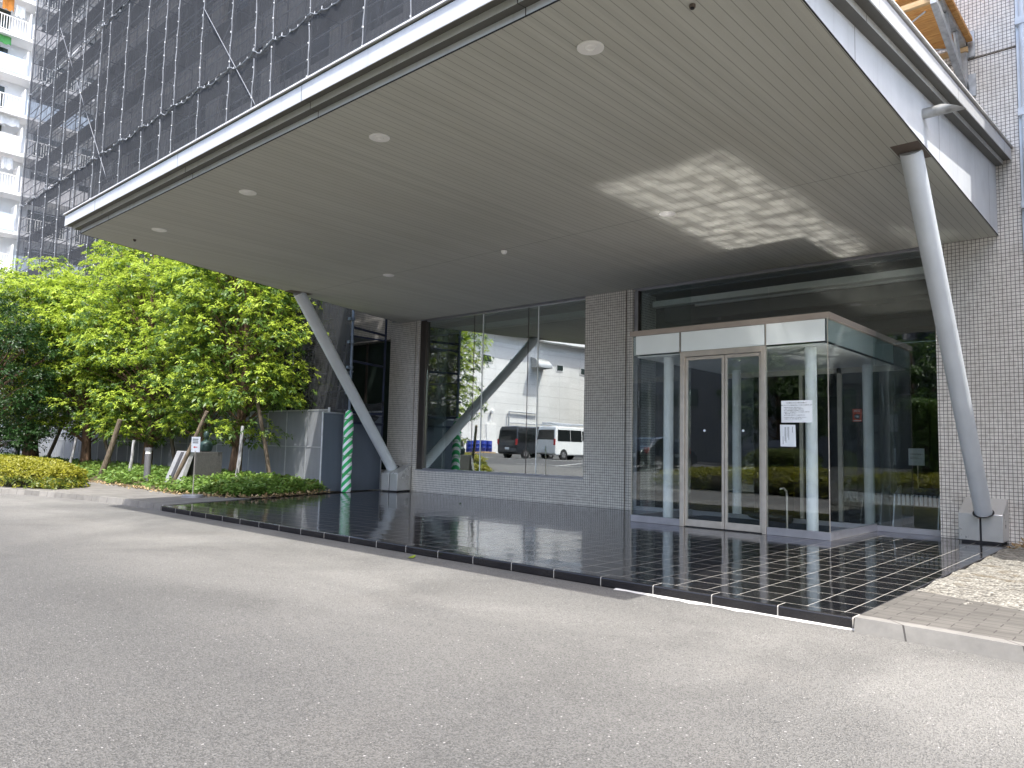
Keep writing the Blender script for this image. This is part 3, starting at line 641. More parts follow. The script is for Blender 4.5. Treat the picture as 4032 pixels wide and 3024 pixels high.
# rolled mat
o=MB().tube((-5.6,12.2,.16),(-4.75,12.0,.16),.062,.062,16).build('rolled_mat',A['black']); tag(o,'rolled up black mat lying behind the glass doors','mat')
def chair(x,y,lab):
    t=thing('lobby_chair',lab,'chair',(x,y,.085),'dark chairs in the lobby')
    MB().box(x-.24,x+.24,y-.24,y+.22,.50,.55).build('seat',A['black'],t,bevel=.02)
    MB().hexa([(x-.23,y+.20,.55),(x+.23,y+.20,.55),(x+.23,y+.24,.55),(x-.23,y+.24,.55)],[(x-.2,y+.3,.95),(x+.2,y+.3,.95),(x+.2,y+.33,.95),(x-.2,y+.33,.95)]).build('backrest',A['black'],t,bevel=.015)
    for sx in (-1,1):
        for sy in (-1,1): MB().tube((x+sx*.2,y+sy*.18,.52),(x+sx*.24,y+sy*.22,.086),.011,.011,8).build('leg',A['steel2'],t)
chair(-3.97,13.9,'dark chair in the lobby behind the right vestibule column')
def rack(x,y):
    t=thing('brochure_rack','low grey brochure rack with sloping slats behind the side glass','rack',(x,y,.085))
    for sx in (0,.62): MB().hexa([(x+sx,y,.086),(x+sx+.02,y,.086),(x+sx+.02,y+.5,.086),(x+sx,y+.5,.086)],[(x+sx,y+.12,.62),(x+sx+.02,y+.12,.62),(x+sx+.02,y+.5,.74),(x+sx,y+.5,.74)]).build('side_panel',A['steel2'],t)
    mb=MB()
    for i in range(9): mb.box(x+.05+i*.062,x+.09+i*.062,y+.13,y+.15,.46,.62)
    mb.build('slat',A['steel2'],t); MB().box(x+.02,x+.62,y+.48,y+.5,.086,.72).build('back_panel',A['lobbydark'],t)
rack(-3.42,12.62)
# notices
def font_obj(txt,size,x,y,z,mat,name,parent,al='LEFT',rotz=0):
    cu_=bpy.data.curves.new(name,'FONT'); cu_.body=txt; cu_.size=size; cu_.align_x=al; cu_.extrude=.0004
    ob=bpy.data.objects.new(name,cu_); COL.objects.link(ob)
    ob.rotation_euler=(R(90),0,rotz); ob.location=Vector((x,y,z))-wloc(parent); ob.parent=parent; cu_.materials.append(mat)
    bpy.context.view_layer.update(); me=bpy.data.meshes.new_from_object(ob.evaluated_get(bpy.context.evaluated_depsgraph_get()))
    me.materials.clear(); me.materials.append(mat)
    o2=bpy.data.objects.new(name,me); COL.objects.link(o2); o2.rotation_euler=ob.rotation_euler; o2.location=ob.location; o2.parent=parent
    bpy.data.objects.remove(ob); o2.name=name
    return o2
t=thing('notice','white landscape notice with printed Japanese lines taped to the entrance glass','notice',(-3.92,VY0,1.78),'paper notices taped on the glass')
MB().box(-4.137,-3.716,VY0-.006,VY0-.003,1.632,1.933).build('sheet',A['paper'],t)
LN=[('【ご来社いただく際のお願い】',.021,1.893,'CENTER'),('新型コロナウイルス感染拡大防止へのご協力をお願い致します',.0152,1.863,'CENTER'),('発熱や咳のある方は、お控え頂き下さい。',.0135,1.832,'LEFT'),('ご来社いただく際は必ず体温をご確認下さい。',.0135,1.811,'LEFT'),('受付に設置の消毒液で手指を消毒して下さい。',.0135,1.790,'LEFT'),('お客様とも一定の距離を保ち、マスクを着用して頂きます。',.0135,1.769,'LEFT'),('ご理解をお願いいたします。',.0135,1.748,'LEFT'),('お打合せは短い時間で行うようお願い致します。',.0135,1.727,'LEFT'),('※ご来社時に体温を記入して頂く場合がございます。',.0135,1.697,'LEFT'),('ご不便をおかけしますがお願い致します。',.0135,1.676,'LEFT')]
for s_,sz,z_,al in LN: font_obj(s_,sz,-3.926 if al=='CENTER' else -4.10,VY0-.0066,z_,A['ink'],'lettering',t,al)
t=thing('notice','white portrait notice with vertical lines taped below the larger notice','notice',(-4.05,VY0,1.45),'paper notices taped on the glass')
MB().add([(-4.156,VY0-.006,1.604),(-3.945,VY0-.006,1.600),(-3.938,VY0-.006,1.302),(-4.152,VY0-.006,1.304),(-4.156,VY0-.003,1.604),(-3.945,VY0-.003,1.600),(-3.938,VY0-.003,1.302),(-4.152,VY0-.003,1.304)],[(0,3,2,1),(4,5,6,7),(0,1,5,4),(1,2,6,5),(2,3,7,6),(3,0,4,7)]).build('sheet',A['paper'],t)
mb=MB()
for i,(x,a,b) in enumerate(((-3.985,1.575,1.50),(-4.035,1.57,1.40),(-4.048,1.57,1.43),(-4.075,1.57,1.36),(-4.088,1.57,1.38),(-4.115,1.44,1.34))):
    z_=a
    while z_>b: h_=.006+.004*random.random(); mb.box(x-.003,x+.003,VY0-.0066,VY0-.006,z_-h_,z_); z_-=h_+.003
mb.build('lettering',A['ink'],t)
# aed sign inside
t=thing('aed_sign','red AED sign with heart emblem on the inner glass','sign',(-4.02,13.0,1.87))
MB().box(-4.094,-3.951,12.99,13.0,1.761,1.972).build('board',A['red'],t,bevel=.002)
font_obj('AED',.052,-4.0225,12.988,1.923,A['paper'],'lettering',t,'CENTER')
vp_=MB().lathe((-4.0225,12.988,1.845),[(.034,-.0005),(.046,-.0005)],28,'y'); vp_.build('emblem_ring',A['paper'],t)
hp=[]
for i in range(24):
    a=2*math.pi*i/24; hp.append((-4.0225+.0017*16*math.sin(a)**3*.9,1.846+.0017*(13*math.cos(a)-5*math.cos(2*a)-2*math.cos(3*a)-math.cos(4*a))*.9))
MB().add([(x,12.987,z_) for x,z_ in hp],[tuple(range(24))]).build('heart',A['paper'],t)
MB().box(-4.08,-3.965,12.987,12.989,1.772,1.782).build('lettering',A['paper'],t)
# lobby stand sign
t=thing('sign_stand','grey paper sign on a thin pole inside the lobby, near the tile wall','sign stand',(-3.38,14,.085))
MB().tube((-3.38,14.02,.09),(-3.38,14.02,1.1),.009,.009,8).build('pole',A['steel'],t); MB().lathe((-3.38,14.02,.086),[(.16,0),(.16,.015),(.02,.03)],20).build('base',A['steel2'],t)
MB().box(-3.514,-3.27,13.99,14.0,1.06,1.345).build('board',A['paper'],t)
font_obj('ご来社の皆様へ',.03,-3.392,13.988,1.235,A['ink'],'lettering',t,'CENTER'); font_obj('お手数ですが\n消毒にご協力下さい',.02,-3.49,13.988,1.19,A['ink'],'lettering',t)

# ------------------------------------------------------------------ bracket stage on the right wall
t=thing('bracket_stage','timber decked work platform on galvanised brackets above the canopy','scaffold',(-2.2,12,7))
def bracket(x):
    b=MB()
    b.hexa([(x-.04,12.0,6.45),(x+.04,12.0,6.45),(x+.04,12.0,6.55),(x-.04,12.0,6.55)],[(x-.04,10.25,6.95),(x+.04,10.25,6.95),(x+.04,10.25,7.05),(x-.04,10.25,7.05)])
    b.box(x-.04,x+.04,10.25,12.0,7.10,7.18); b.box(x-.035,x+.035,10.2,10.3,6.95,7.4); b.box(x-.04,x+.04,11.92,12.0,6.45,7.18)
    for y in (10.8,11.4): b.tube((x,y,7.1),(x,y+.3,6.62+(11.7-y)*.25),.03,.03,8)
    br=b.build('bracket',A['galvp'],t)
    for z0,z1 in ((6.38,6.72),(6.97,7.36)):
        p_=MB().box(x-.02,x+.13,12.02,12.045,z0,z1).box(x-.03,x+.04,11.99,12.02,z0+.05,z1-.05); p_.build('mounting_plate',A['galvp'],br,bevel=.01)
for x in (-2.16,-3.96,-5.76): bracket(x)
for i in range(7): MB().box(-6.3,-2.05,10.25+i*.25,10.25+i*.25+.235,7.185,7.235).build('plank',A['wood'],t)
for y in (10.27,11.9): MB().box(-6.3,-2.1,y,y+.06,7.02,7.09).build('joist',A['wood2'],t)
mb=MB()
for x0 in (-2.3,-4.1):
    mb.tube((x0,10.4,6.98),(x0-1.5,11.6,6.98),.012).tube((x0,11.6,6.98),(x0-1.5,10.4,6.98),.012)
mb.build('cross_brace',A['galv'],t)
t=thing('drain_pipe','pale blue vertical pipe with clamps at the right edge of the tile wall','pipe',(-1.46,12,5))
MB().tube((-1.455,11.97,4.0),(-1.42,11.97,16),.05,.05,16).build('tube',A['pipe'],t,smooth=True)
MB().box(-1.535,-1.475,12.0,12.045,4.0,16).build('backing_channel',A['pipe'],t)
for z_ in (4.6,5.9,7.2,8.6): MB().box(-1.53,-1.39,11.91,12.04,z_,z_+.10).build('clamp',A['pipe'],t)

# ------------------------------------------------------------------ scaffold on the left wing
S=thing('scaffold','tall scaffold with dark grey safety net covering the left wing','scaffold',(-26,10.4,0))
PX=[-42.4,-40.4,-38.5,-36.6,-34.7,-32.6,-31.65,-29.8,-27.8,-26.2,-25.2,-23.3,-21.3,-19.8,-18.8,-16.9,-14.5]
def spart(mb,name,mat,par=None,**k): return mb.build(name,mat,par or S,**k)
for x in PX:
    spart(MB().tube((x,10.4,.1),(x,10.4,27),.022 if x<-15 else .034,.022 if x<-15 else .034,10),'post',A['railm'] if x<-15 else A['bluetube'])
    if x<-15: spart(MB().tube((x,11.35,.1),(x,11.35,27),.024,.024,8),'post',A['railm'])
for z_ in np.arange(2.0,27,1.8):
    mb=MB()
    for k in (0,.45,.9): mb.tube((-42.4,10.46,z_+k),(-14.5 if z_+k<4.2 or z_>5.5 else -14.5,10.46,z_+k),.02,.02,6,False)
    mb.tube((-42.4,11.35,z_),(-14.5,11.35,z_),.02,.02,6,False)
    spart(mb,'rail',A['galv'])
    spart(MB().box(-42.4,-14.7,10.62,11.2,z_-.05,z_),'deck',A['deck'])
    mb=MB()
    for x in PX: mb.tube((x,10.4,z_-.06),(x,11.35,z_-.06),.02,.02,6,False)
    spart(mb,'transom',A['darktube'])
mb=MB()
for i in range(0,len(PX)-1):
    for k in range(7):
        if (i+k)%2==0: mb.tube((PX[i],10.5,2+3.6*k),(PX[i+1],10.5,2+3.6*k+1.8),.016,.016,6,False)
spart(mb,'cross_brace',A['galv'])
for a,b in (((-23.3,10.33,15.3),(-18.9,10.33,10.1)),((-38.2,10.33,20.2),(-27.4,10.33,7.0)),((-24.5,10.5,16.5),(-29.5,10.5,9))): spart(MB().tube(a,b,.016,.016,8),'diagonal_brace',A['railm'])
for x in (-12.7,-10.9,-9.1): spart(MB().tube((x,10.4,5.6),(x,10.4,27),.022,.022,8),'post',A['railm'])
for z_ in np.arange(5.6,27,1.8):
    mb=MB()
    for k in (0,.45,.9): mb.tube((-14.5,10.46,z_+k),(-9.1,10.46,z_+k),.02,.02,6,False)
    spart(mb,'rail',A['galv'])
    spart(MB().box(-14.5,-9.1,10.62,11.2,z_-.05,z_),'deck',A['deck'])
ZS=[1.95,6.85,12.55,18.2,23.9]
PX2=PX+[-12.7,-10.9,-9.1]
for i in range(len(PX2)-1):
    for j in range(4):
        x0,x1=PX2[i],PX2[i+1]; z0,z1=ZS[j],ZS[j+1]
        if x0>-14.6: 
            if z1<8: continue
        nu,nv=6,14; vs=[]; 
        ph=random.random()*6
        for b in range(nv+1):
            for a in range(nu+1):
                u=a/nu; v=b/nv; e=math.sin(math.pi*u)
                vs.append((x0+(x1-x0)*u,10.36-.05*e*(.4+.6*math.sin(v*9+ph))+.012*random.random()*e-.012,z0+(z1-z0)*v+.0))
        mb=MB().add(vs,[(b*(nu+1)+a,b*(nu+1)+a+1,(b+1)*(nu+1)+a+1,(b+1)*(nu+1)+a) for b in range(nv) for a in range(nu)])
        sh=spart(mb,'net_sheet',A['meshE'] if x1<-38.4 else (A['meshL'] if j==0 else A['mesh']),smooth=True)
        lc=MB(); pts=[]
        zz=z0
        while zz<z1-.1:
            pts.append((x0+.02*math.sin(zz*2+ph)+.01,10.335+.01*math.sin(zz*7),zz)); zz+=.22
        lc.path(pts,.018,6)
        lc.mat(1); tm=lc; zz=z0+.2
        while zz<z1-.1:
            s_=.006+.013*random.random()**2; tm.box(x0-s_+.01,x0+s_+.01,10.305,10.335,zz,zz+.015+.035*random.random()**2); zz+=.42+.1*random.random()
        spart(lc,'rope_lace',[A['hem'],A['rope']],sh)
for zr in (6.85,12.55,18.2,23.9):
    pts=[]; 
    x=-42.4
    while x<(-14.4 if zr<7 else -9.1):
        ii=max(k for k in range(len(PX2)) if PX2[k]<=x+1e-6); ii=min(ii,len(PX2)-2); u=(x-PX2[ii])/(PX2[ii+1]-PX2[ii])
        pts.append((x,10.30+.02*math.sin(x*9),zr-.16*math.sin(math.pi*u)+.03*math.sin(x*13))); x+=.13
    mb=MB().path(pts,.017,6); mb.mat(1)
    for k,p in enumerate(pts):
        if k%3==0: mb.tube(p,(p[0]+.02,p[1],p[2]+.05+.05*random.random()),.012,.008,5)
    spart(mb,'rope',[A['hem'],A['rope']])
for z_ in (2.35,2.95,3.55,4.1): spart(MB().lathe((-14.5,10.4,z_),[(.036,0),(.05,.01),(.05,.07),(.036,.08)],12).box(-14.56,-14.47,10.30,10.37,z_+.01,z_+.07),'coupler',A['bluetube'])
# end bay beside the canopy: inner post, ledgers, ladder
spart(MB().tube((-15.0,11.75,.1),(-14.95,11.75,6),.03,.03,10),'post',A['darktube'])
for z_ in (3.95,3.15,1.95,1.7): spart(MB().tube((-14.5,10.4,z_),(-14.96,11.75,z_),.03,.03,8),'ledger',A['darktube'])
mb=MB()
for a in (0,.32): mb.tube((-15.9+a,10.75,1.9),(-15.75+a,11.0,4.2),.022,.022,8)
for k in range(8): f=k/8+.06; mb.tube((-15.9+.15*f,10.75+.25*f,1.9+2.3*f),(-15.58+.15*f,10.75+.25*f,1.9+2.3*f),.014,.014,6)
spart(mb,'ladder',A['galv'])
mb=MB(); nb=8
vs=[]
for a in range(nb+1):
    for b in range(5):
        u=a/nb; v=b/4; vs.append((-14.6-.38*u+.05*math.sin(v*5+u*4),10.6+1.15*u,1.95+.35*v-.25*math.sin(math.pi*u)*(1-.5*v)))
mb.add(vs,[(a*5+b,a*5+b+1,(a+1)*5+b+1,(a+1)*5+b) for a in range(nb) for b in range(4)]); spart(mb,'loose_net',A['mesh'],smooth=True)
# pole sleeve
o=thing('pole_sleeve','green and white striped padded sleeve around the scaffold pole on the black platform','pole cover',(-14.5,10.4,.085))
rs=[];
prof=[(.07,.002)]
for k in range(0,41): 
    h=.005+k*.0462; prof.append((.108+.008*math.sin(h*14)-.006*(abs((h/.42)%1-.5)>.45)-(.035*max(0,(h-1.72)/.13)),h))
prof.append((.034,1.90))
MB().lathe((-14.5,10.4,.085),prof,20).build('sleeve',A['stripe'],o,smooth=True)
for h in (.42,.84,1.26,1.68):
    mb=MB(); mb.lathe((-14.5,10.4,.085),[(.110,h-.008),(.115,h),(.110,h+.008)],20)
    mb.build('strap',A['green'],o)
# site fence
F=thing('site_fence','white perforated site fence panels along the foot of the scaffold','fence',(-26,10.1,.1))
x=-38.4; k=0
while x<-15.2:
    mb=MB().box(x+.03,x+.87,10.17,10.185,.12,2.0); p_=mb.build('panel',A['panel'] if x<-15.6 else A['panel'],F)
    MB().box(x+.0,x+.03,10.16,10.19,.1,2.0).box(x+.03,x+.87,10.16,10.19,1.98,2.01).box(x+.03,x+.87,10.16,10.19,1.1,1.115).build('panel_frame',A['galv'],p_)
    x+=.9;k+=1
MB().tube((x+.03,10.17,.1),(x+.03,10.17,2.05),.03,.03,10).build('post',A['galv'],F)
c0=Vector((x+.1,10.17)); c1=Vector((-14.98,11.75)); c0=Vector((-14.86,9.93)); dd=(c1-c0)
e0=Vector((x+.03,10.17))
def fp(a,b,mat,nm):
    d=(b-a).normalized(); n_=Vector((-d.y,d.x))*.008
    MB().prism([(a.x-n_.x,a.y-n_.y),(b.x-n_.x,b.y-n_.y),(b.x+n_.x,b.y+n_.y),(a.x+n_.x,a.y+n_.y)],.09,1.9).build(nm,mat,F)
fp(e0,c0,A['panel'],'panel'); fp(c0,c0+dd*.33,A['panelB'],'panel'); fp(c0+dd*.345,c1,A['panelB'],'panel')
mb=MB()
for q in (c0,c0+dd*.338,c1): mb.tube((q.x,q.y,.09),(q.x,q.y,1.93),.02,.02,8)
mb.tube((c0.x,c0.y,1.92),(c1.x,c1.y,1.92),.018,.018,8); mb.build('post',A['galv'],F)

# ------------------------------------------------------------------ foliage
def leaf_mesh(name,centers,normals,nl,length,width,matidx,mats,parent,droop=.35,jit=.25,scale=None,seed=1):
    """rosettes of pointed leaves round each twig tip"""
    r=np.random.default_rng(seed); n=len(centers)
    N_=normals/np.linalg.norm(normals,axis=1,keepdims=True)
    up=np.tile([0,0,1.0],(n,1)); a=np.cross(N_,up+r.normal(0,.3,(n,3))); a/=np.linalg.norm(a,axis=1,keepdims=True)+1e-9; b=np.cross(N_,a)
    ang=(np.arange(nl)/nl*2*np.pi)[None,:]+r.uniform(0,6.28,(n,1))+r.normal(0,.25,(n,nl))
    el=r.uniform(-.15,.9,(n,nl))
    d=(a[:,None]*np.cos(ang)[...,None]+b[:,None]*np.sin(ang)[...,None])*np.cos(el)[...,None]+N_[:,None]*np.sin(el)[...,None]
    L=length*r.uniform(.65,1.2,(n,nl,1)); 
    if scale is not None: L=L*scale[:,None,None]
    base=centers[:,None]+d*L*.12+r.normal(0,jit*length,(n,nl,3))*.5
    side=np.cross(d,N_[:,None]+r.normal(0,.35,(n,nl,3))); side/=np.linalg.norm(side,axis=2,keepdims=True)+1e-9
    dr=np.array([0,0,-1.0])*droop*L
    mid=base+d*L*.5+dr*.15; tip=base+d*L+dr
    w=width/length*L
    v=np.stack([base,mid-side*w*.5,tip,mid+side*w*.5],axis=2).reshape(-1,3)
    off=np.array(wloc(parent)); v=v-off
    nq=n*nl; me=bpy.data.meshes.new(name); me.vertices.add(nq*4); me.vertices.foreach_set('co',v.astype(np.float32).ravel())
    me.loops.add(nq*4); me.loops.foreach_set('vertex_index',np.arange(nq*4,dtype=np.int32)); me.polygons.add(nq); me.polygons.foreach_set('loop_start',np.arange(0,nq*4,4,dtype=np.int32))
    for m in mats: me.materials.append(m)
    me.polygons.foreach_set('material_index',np.repeat(matidx,nl).astype(np.int32)); me.update(calc_edges=True)
    o=bpy.data.objects.new(name,me); COL.objects.link(o)
    if parent: o.parent=parent
    return o
def tree(label,x,y,z0,h,rx,ry,zc0,nb,per,seed,lean=(0,0),trunk_r=.13,mats=None,name='broadleaf_tree',group='broadleaf trees along the scaffold',leaf=.15,nl=8,young=.62,gap=0.0,top=2.0):
    r=np.random.default_rng(seed); t=thing(name,label,'tree',(x,y,z0),group)
    mats=mats or [A['leafY'],A['leafM']]
    # trunk with limbs
    tb=MB(); pts=[];rs=[]
    H=h-z0
    for i in range(9):
        f=i/8; pts.append((x+lean[0]*f+.10*math.sin(f*5+seed),y+lean[1]*f+.08*math.cos(f*4+seed),z0-.1+f*H*.86)); rs.append(trunk_r*(1.25-.25*min(1,f*6))*(1-.82*f))
    tb.path(pts,rs,10)
    C=[];Nn=[];mi=[];sc=[]
    zc=(h+zc0)/2; hz=(h-zc0)/2
    blobs=[]
    k=0
    while len(blobs)<nb and k<nb*30:
        k+=1
        u=r.normal(size=3); u/=np.linalg.norm(u); rad=r.uniform(.35,1)**.45
        # crown: broader above the middle, rounded top
        zz=u[2]*rad; wf=math.sqrt(max(.05,1-abs(zz)**(2.4 if zz>0 else 5)))
        hh=np.hypot(u[0],u[1])+1e-6
        p=np.array([x+lean[0]*.6+u[0]/hh*rx*wf*r.uniform(.35,1)**.5, y+lean[1]*.6+u[1]/hh*ry*wf*r.uniform(.35,1)**.5, zc+zz*hz])
        if gap and r.random()<gap and p[2]<zc: continue
        blobs.append((p,r.uniform(.34,.62)*min(rx,1.9)/1.5))
    for p,br in blobs:
        # limb to blob
        f=min(.95,max(.15,(p[2]-z0)/H*.75)); i=f*8; i0=min(7,int(i)); a=Vector(pts[i0]).lerp(Vector(pts[i0+1]),i-i0)
        m_=a.lerp(Vector(p),.55)+Vector((0,0,.12)); 
        if r.random()<.6: tb.path([a,m_,Vector(p)],[max(.010,trunk_r*(1-f)*.24),.014,.006],5)
        n=per
        d=r.normal(size=(n,3)); d[:,2]=np.abs(d[:,2])*1.1-.22; d/=np.linalg.norm(d,axis=1,keepdims=True)
        q=p+d*br*np.array([1.15,1.15,.72])*r.uniform(.55,1.08,(n,1))
        nn=d*.8+np.array([0,0,.75])+r.normal(0,.25,(n,3))
        C.append(q);Nn.append(nn)
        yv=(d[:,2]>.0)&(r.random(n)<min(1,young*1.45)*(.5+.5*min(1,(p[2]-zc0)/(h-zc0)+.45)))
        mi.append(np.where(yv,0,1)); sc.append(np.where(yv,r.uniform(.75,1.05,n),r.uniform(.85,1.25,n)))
    tb.build('trunk',A['bark'],t,smooth=True)
    leaf_mesh('crown',np.concatenate(C),np.concatenate(Nn),nl,leaf,leaf*.40,np.concatenate(mi),mats,t,seed=seed,scale=np.concatenate(sc))
    return t
LS=1
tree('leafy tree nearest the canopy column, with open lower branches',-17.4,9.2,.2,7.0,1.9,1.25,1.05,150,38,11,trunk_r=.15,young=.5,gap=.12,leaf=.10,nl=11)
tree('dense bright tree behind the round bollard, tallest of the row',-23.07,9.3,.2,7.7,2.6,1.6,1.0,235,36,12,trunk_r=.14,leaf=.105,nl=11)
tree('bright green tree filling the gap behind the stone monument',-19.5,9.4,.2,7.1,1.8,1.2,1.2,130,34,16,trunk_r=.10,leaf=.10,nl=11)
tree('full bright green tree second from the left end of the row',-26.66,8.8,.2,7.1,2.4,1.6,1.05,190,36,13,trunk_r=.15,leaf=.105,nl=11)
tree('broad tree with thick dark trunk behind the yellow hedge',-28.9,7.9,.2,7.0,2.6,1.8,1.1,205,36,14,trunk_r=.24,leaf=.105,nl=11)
tree('tall shaded dark green tree at the left edge',-26.3,5.95,.1,5.3,1.6,1.6,.25,120,44,15,mats=[A['leafD'],A['leafD']],leaf=.09,nl=9,group=None,name='dark_tree',trunk_r=.18)  # shade on this tree is put into its darker leaf colour
# stakes
def stake(a,b,lab,r_=.05,mat='stake'):
    o=MB().path([a,Vector(a).lerp(Vector(b),.5)+Vector((.02,.01,0)),b],[r_,r_*.95,r_*.85],10).build('tree_stake',A[mat],smooth=True); tag(o,lab,'stake','wooden props leaning on the trees')
def st(b,tp,lab,r_,mat='stake',k=1.35):
    b=Vector(b)-Vector((0,0,.12)); tp=b+(Vector(tp)-b)*k; stake(b,tp,lab,r_,mat)
st((-28.1,8.1,.35),(-27.7,8.35,1.35),'wooden prop leaning right of the thickest trunk',.06)
st((-21.3,7.5,.35),(-21.0,7.67,1.32),'thick dark wooden prop left of the near bollard light',.075)
st((-24.8,9.0,.35),(-25.0,8.8,1.22),'thin wooden prop close to the white fence panels',.05)
st((-22.3,9.9,.35),(-22.4,9.73,1.3),'dark wooden prop just left of the monument',.06)
st((-24.9,7.83,.35),(-24.7,7.93,1.2),'white wrapped prop beside the second trunk',.04,'wrap',1.0)
st((-20.6,7.92,.35),(-20.5,7.94,.95),'white wrapped prop just left of the near bollard light',.045,'wrap',1.3)
st((-15.9,9.3,.3),(-16.2,9.1,1.75),'pale wooden prop leaning to the right of the tree nearest the canopy',.05)
st((-16.25,8.6,.3),(-16.2,8.65,1.2),'white wrapped prop in front of the near trunk',.045,'wrap',1.35)
st((-16.9,7.45,.33),(-16.45,7.75,1.43),'wooden prop crossing in front of the stone monument',.05)
# ground cover
r=np.random.default_rng(5); P_=[]
while len(P_)<5200:
    x=-14-32*r.random()**1.7; y=6.9+3.3*r.random()
    if inpoly(x,y,BED) and edist(x,y,BED)>.05+.06*r.random(): P_.append((x,y,bedz(x,y)+.03+.19*r.random()**1.5*min(1,edist(x,y,BED)/.35+.15)))
P_=np.array(P_); nn=np.tile([0,0,1.0],(len(P_),1))+r.normal(0,.3,(len(P_),3))
o=leaf_mesh('ground_cover',P_,nn,7,.11,.055,(r.random(len(P_))<.12).astype(int),[A['leafC'],A['leafH2']],None,droop=.25,seed=6); tag(o,'low green ground cover under the row of trees','ground cover',kind='stuff')
# fallen leaves
Q_=[]
while len(Q_)<420:
    u=r.random()
    if u<.55:
        i=r.integers(0,4); a=Vector(BED[i]);b=Vector(BED[i+1]); p=a.lerp(b,r.random()); Q_.append((p.x+r.normal(0,.10),p.y-abs(r.normal(0,.14)),.112))
    elif u<.72: p=Vector(BED[0]).lerp(Vector((-14.55,9.9)),r.random()); Q_.append((p.x+.06*r.random(),p.y,.10))
    else: Q_.append((-1.7+r.random()*1.6,10.9+1.1*r.random(),.11))
Q_=np.array(Q_)
o=leaf_mesh('fallen_leaves',Q_,np.tile([0,0,1.0],(len(Q_),1))+r.normal(0,.25,(len(Q_),3)),2,.085,.04,np.zeros(len(Q_)),[A['leafB']],None,droop=.02,seed=8); tag(o,'dry brown leaves scattered along the bed and wall','fallen leaves',kind='stuff')
def loose(x,y,z,lab,mat,s=.07):
    a=random.random()*6; mb=MB(); c,s_=math.cos(a),math.sin(a)
    P=[(-1,0,.1),(-.3,.42,.0),(.4,.36,.12),(1,0,.25),(.4,-.36,.1),(-.3,-.42,.02)]
    vs=[(x+(p[0]*c-p[1]*s_)*s*.6,y+(p[0]*s_+p[1]*c)*s*.6,z+p[2]*s*.6) for p in P]
    mb.add(vs+[(v[0],v[1],v[2]+.0015) for v in vs],[(0,1,2,3,4,5),(11,10,9,8,7,6)]+[(i,(i+1)%6,6+(i+1)%6,6+i) for i in range(6)]); tag(mb.build('fallen_leaf',mat),lab,'leaf','single leaves on the paving')
loose(-10.6,10.3,.088,'single green leaf lying on the black tiles below the big window',A['leafM'],.09)
loose(-6.2,5.33,.006,'pale green leaf on the asphalt against the black step',A['leafY'],.12)
loose(-13.4,10.6,.088,'yellow leaf on the black tiles near the left pedestal',A['leafB'],.08)
# hedges: lumpy mounds
def hedge(name,label,c,rx,ry,h,n,seed,mats=None,leaf=.055,group=None,sq=2.6,zb=.08):
    t=thing(name,label,'hedge',(c[0],c[1],zb),group); r=np.random.default_rng(seed)
    mb=MB(); nu,nv=40,10; vs=[]
    for j in range(nv+1):
        f=j/nv*math.pi/2
        for i in range(nu):
            a=2*math.pi*i/nu; k=(abs(math.cos(a))**sq+abs(math.sin(a))**sq)**(-1/sq)
            vs.append((c[0]+rx*.93*k*math.cos(a)*math.cos(f)**.45,c[1]+ry*.93*k*math.sin(a)*math.cos(f)**.45,zb+h*.92*math.sin(f)))
    mb.add(vs,[(j*nu+i,j*nu+(i+1)%nu,(j+1)*nu+(i+1)%nu,(j+1)*nu+i) for j in range(nv) for i in range(nu)]); mb.build('twigs',A['core'],t,smooth=True)
    a=r.uniform(0,2*np.pi,n); f=np.arcsin(r.uniform(0,1,n)**.75); k=(np.abs(np.cos(a))**sq+np.abs(np.sin(a))**sq)**(-1/sq)
    top=r.random(n)<.5; s=np.where(top,np.sqrt(r.random(n)),1)
    cf=np.where(top,s,np.cos(f)**.45); zf=np.where(top,(1-s**5*.45),np.sin(f))
    lump=1+.03*np.sin(a*9+seed)+.03*r.normal(size=n)
    P=np.stack([c[0]+rx*k*np.cos(a)*cf*lump,c[1]+ry*k*np.sin(a)*cf*lump,zb+.02+h*zf*(1+.03*r.normal(size=n))],1)
    nn=np.stack([np.cos(a)*np.where(top,.3,1),np.sin(a)*np.where(top,.3,1),np.where(top,1.2,.5)],1)+r.normal(0,.3,(n,3))
    keep=~((np.sin(P[:,0]*5.1+seed)+np.sin(P[:,1]*6.3+P[:,2]*9)>1.45)&(P[:,2]<zb+h*.7))
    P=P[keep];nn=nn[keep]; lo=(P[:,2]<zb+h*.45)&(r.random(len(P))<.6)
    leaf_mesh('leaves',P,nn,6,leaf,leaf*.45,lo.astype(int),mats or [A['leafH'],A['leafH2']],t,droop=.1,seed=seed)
    return t
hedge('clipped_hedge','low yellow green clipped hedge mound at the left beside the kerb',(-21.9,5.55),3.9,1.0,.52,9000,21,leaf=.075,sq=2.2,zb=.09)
# monument and bust
t=thing('stone_monument','dark stone block with leaning pale slab in front, beneath the bust','monument',(-16.9,8.1,.2))
MB().box(-17.25,-16.58,7.8,8.42,.12,.945).build('block',A['stone'],t,bevel=.01)
MB().hexa([(-17.42,7.46,.2),(-16.62,7.46,.2),(-16.62,7.56,.2),(-17.42,7.56,.2)],[(-17.30,7.68,.95),(-16.60,7.68,.95),(-16.60,7.78,.95),(-17.30,7.78,.95)]).build('slab',A['stonew'],t,bevel=.008)
MB().hexa([(-17.16,7.448,.25),(-17.02,7.448,.25),(-17.02,7.458,.25),(-17.16,7.458,.25)],[(-17.05,7.661,.93),(-16.91,7.661,.93),(-16.91,7.671,.93),(-17.05,7.671,.93)]).build('slab_groove',A['lobbydark'],t)
t=thing('bust_statue','dark green bronze bust standing on the stone block','statue',(-16.72,8.08,.945))
k=.62
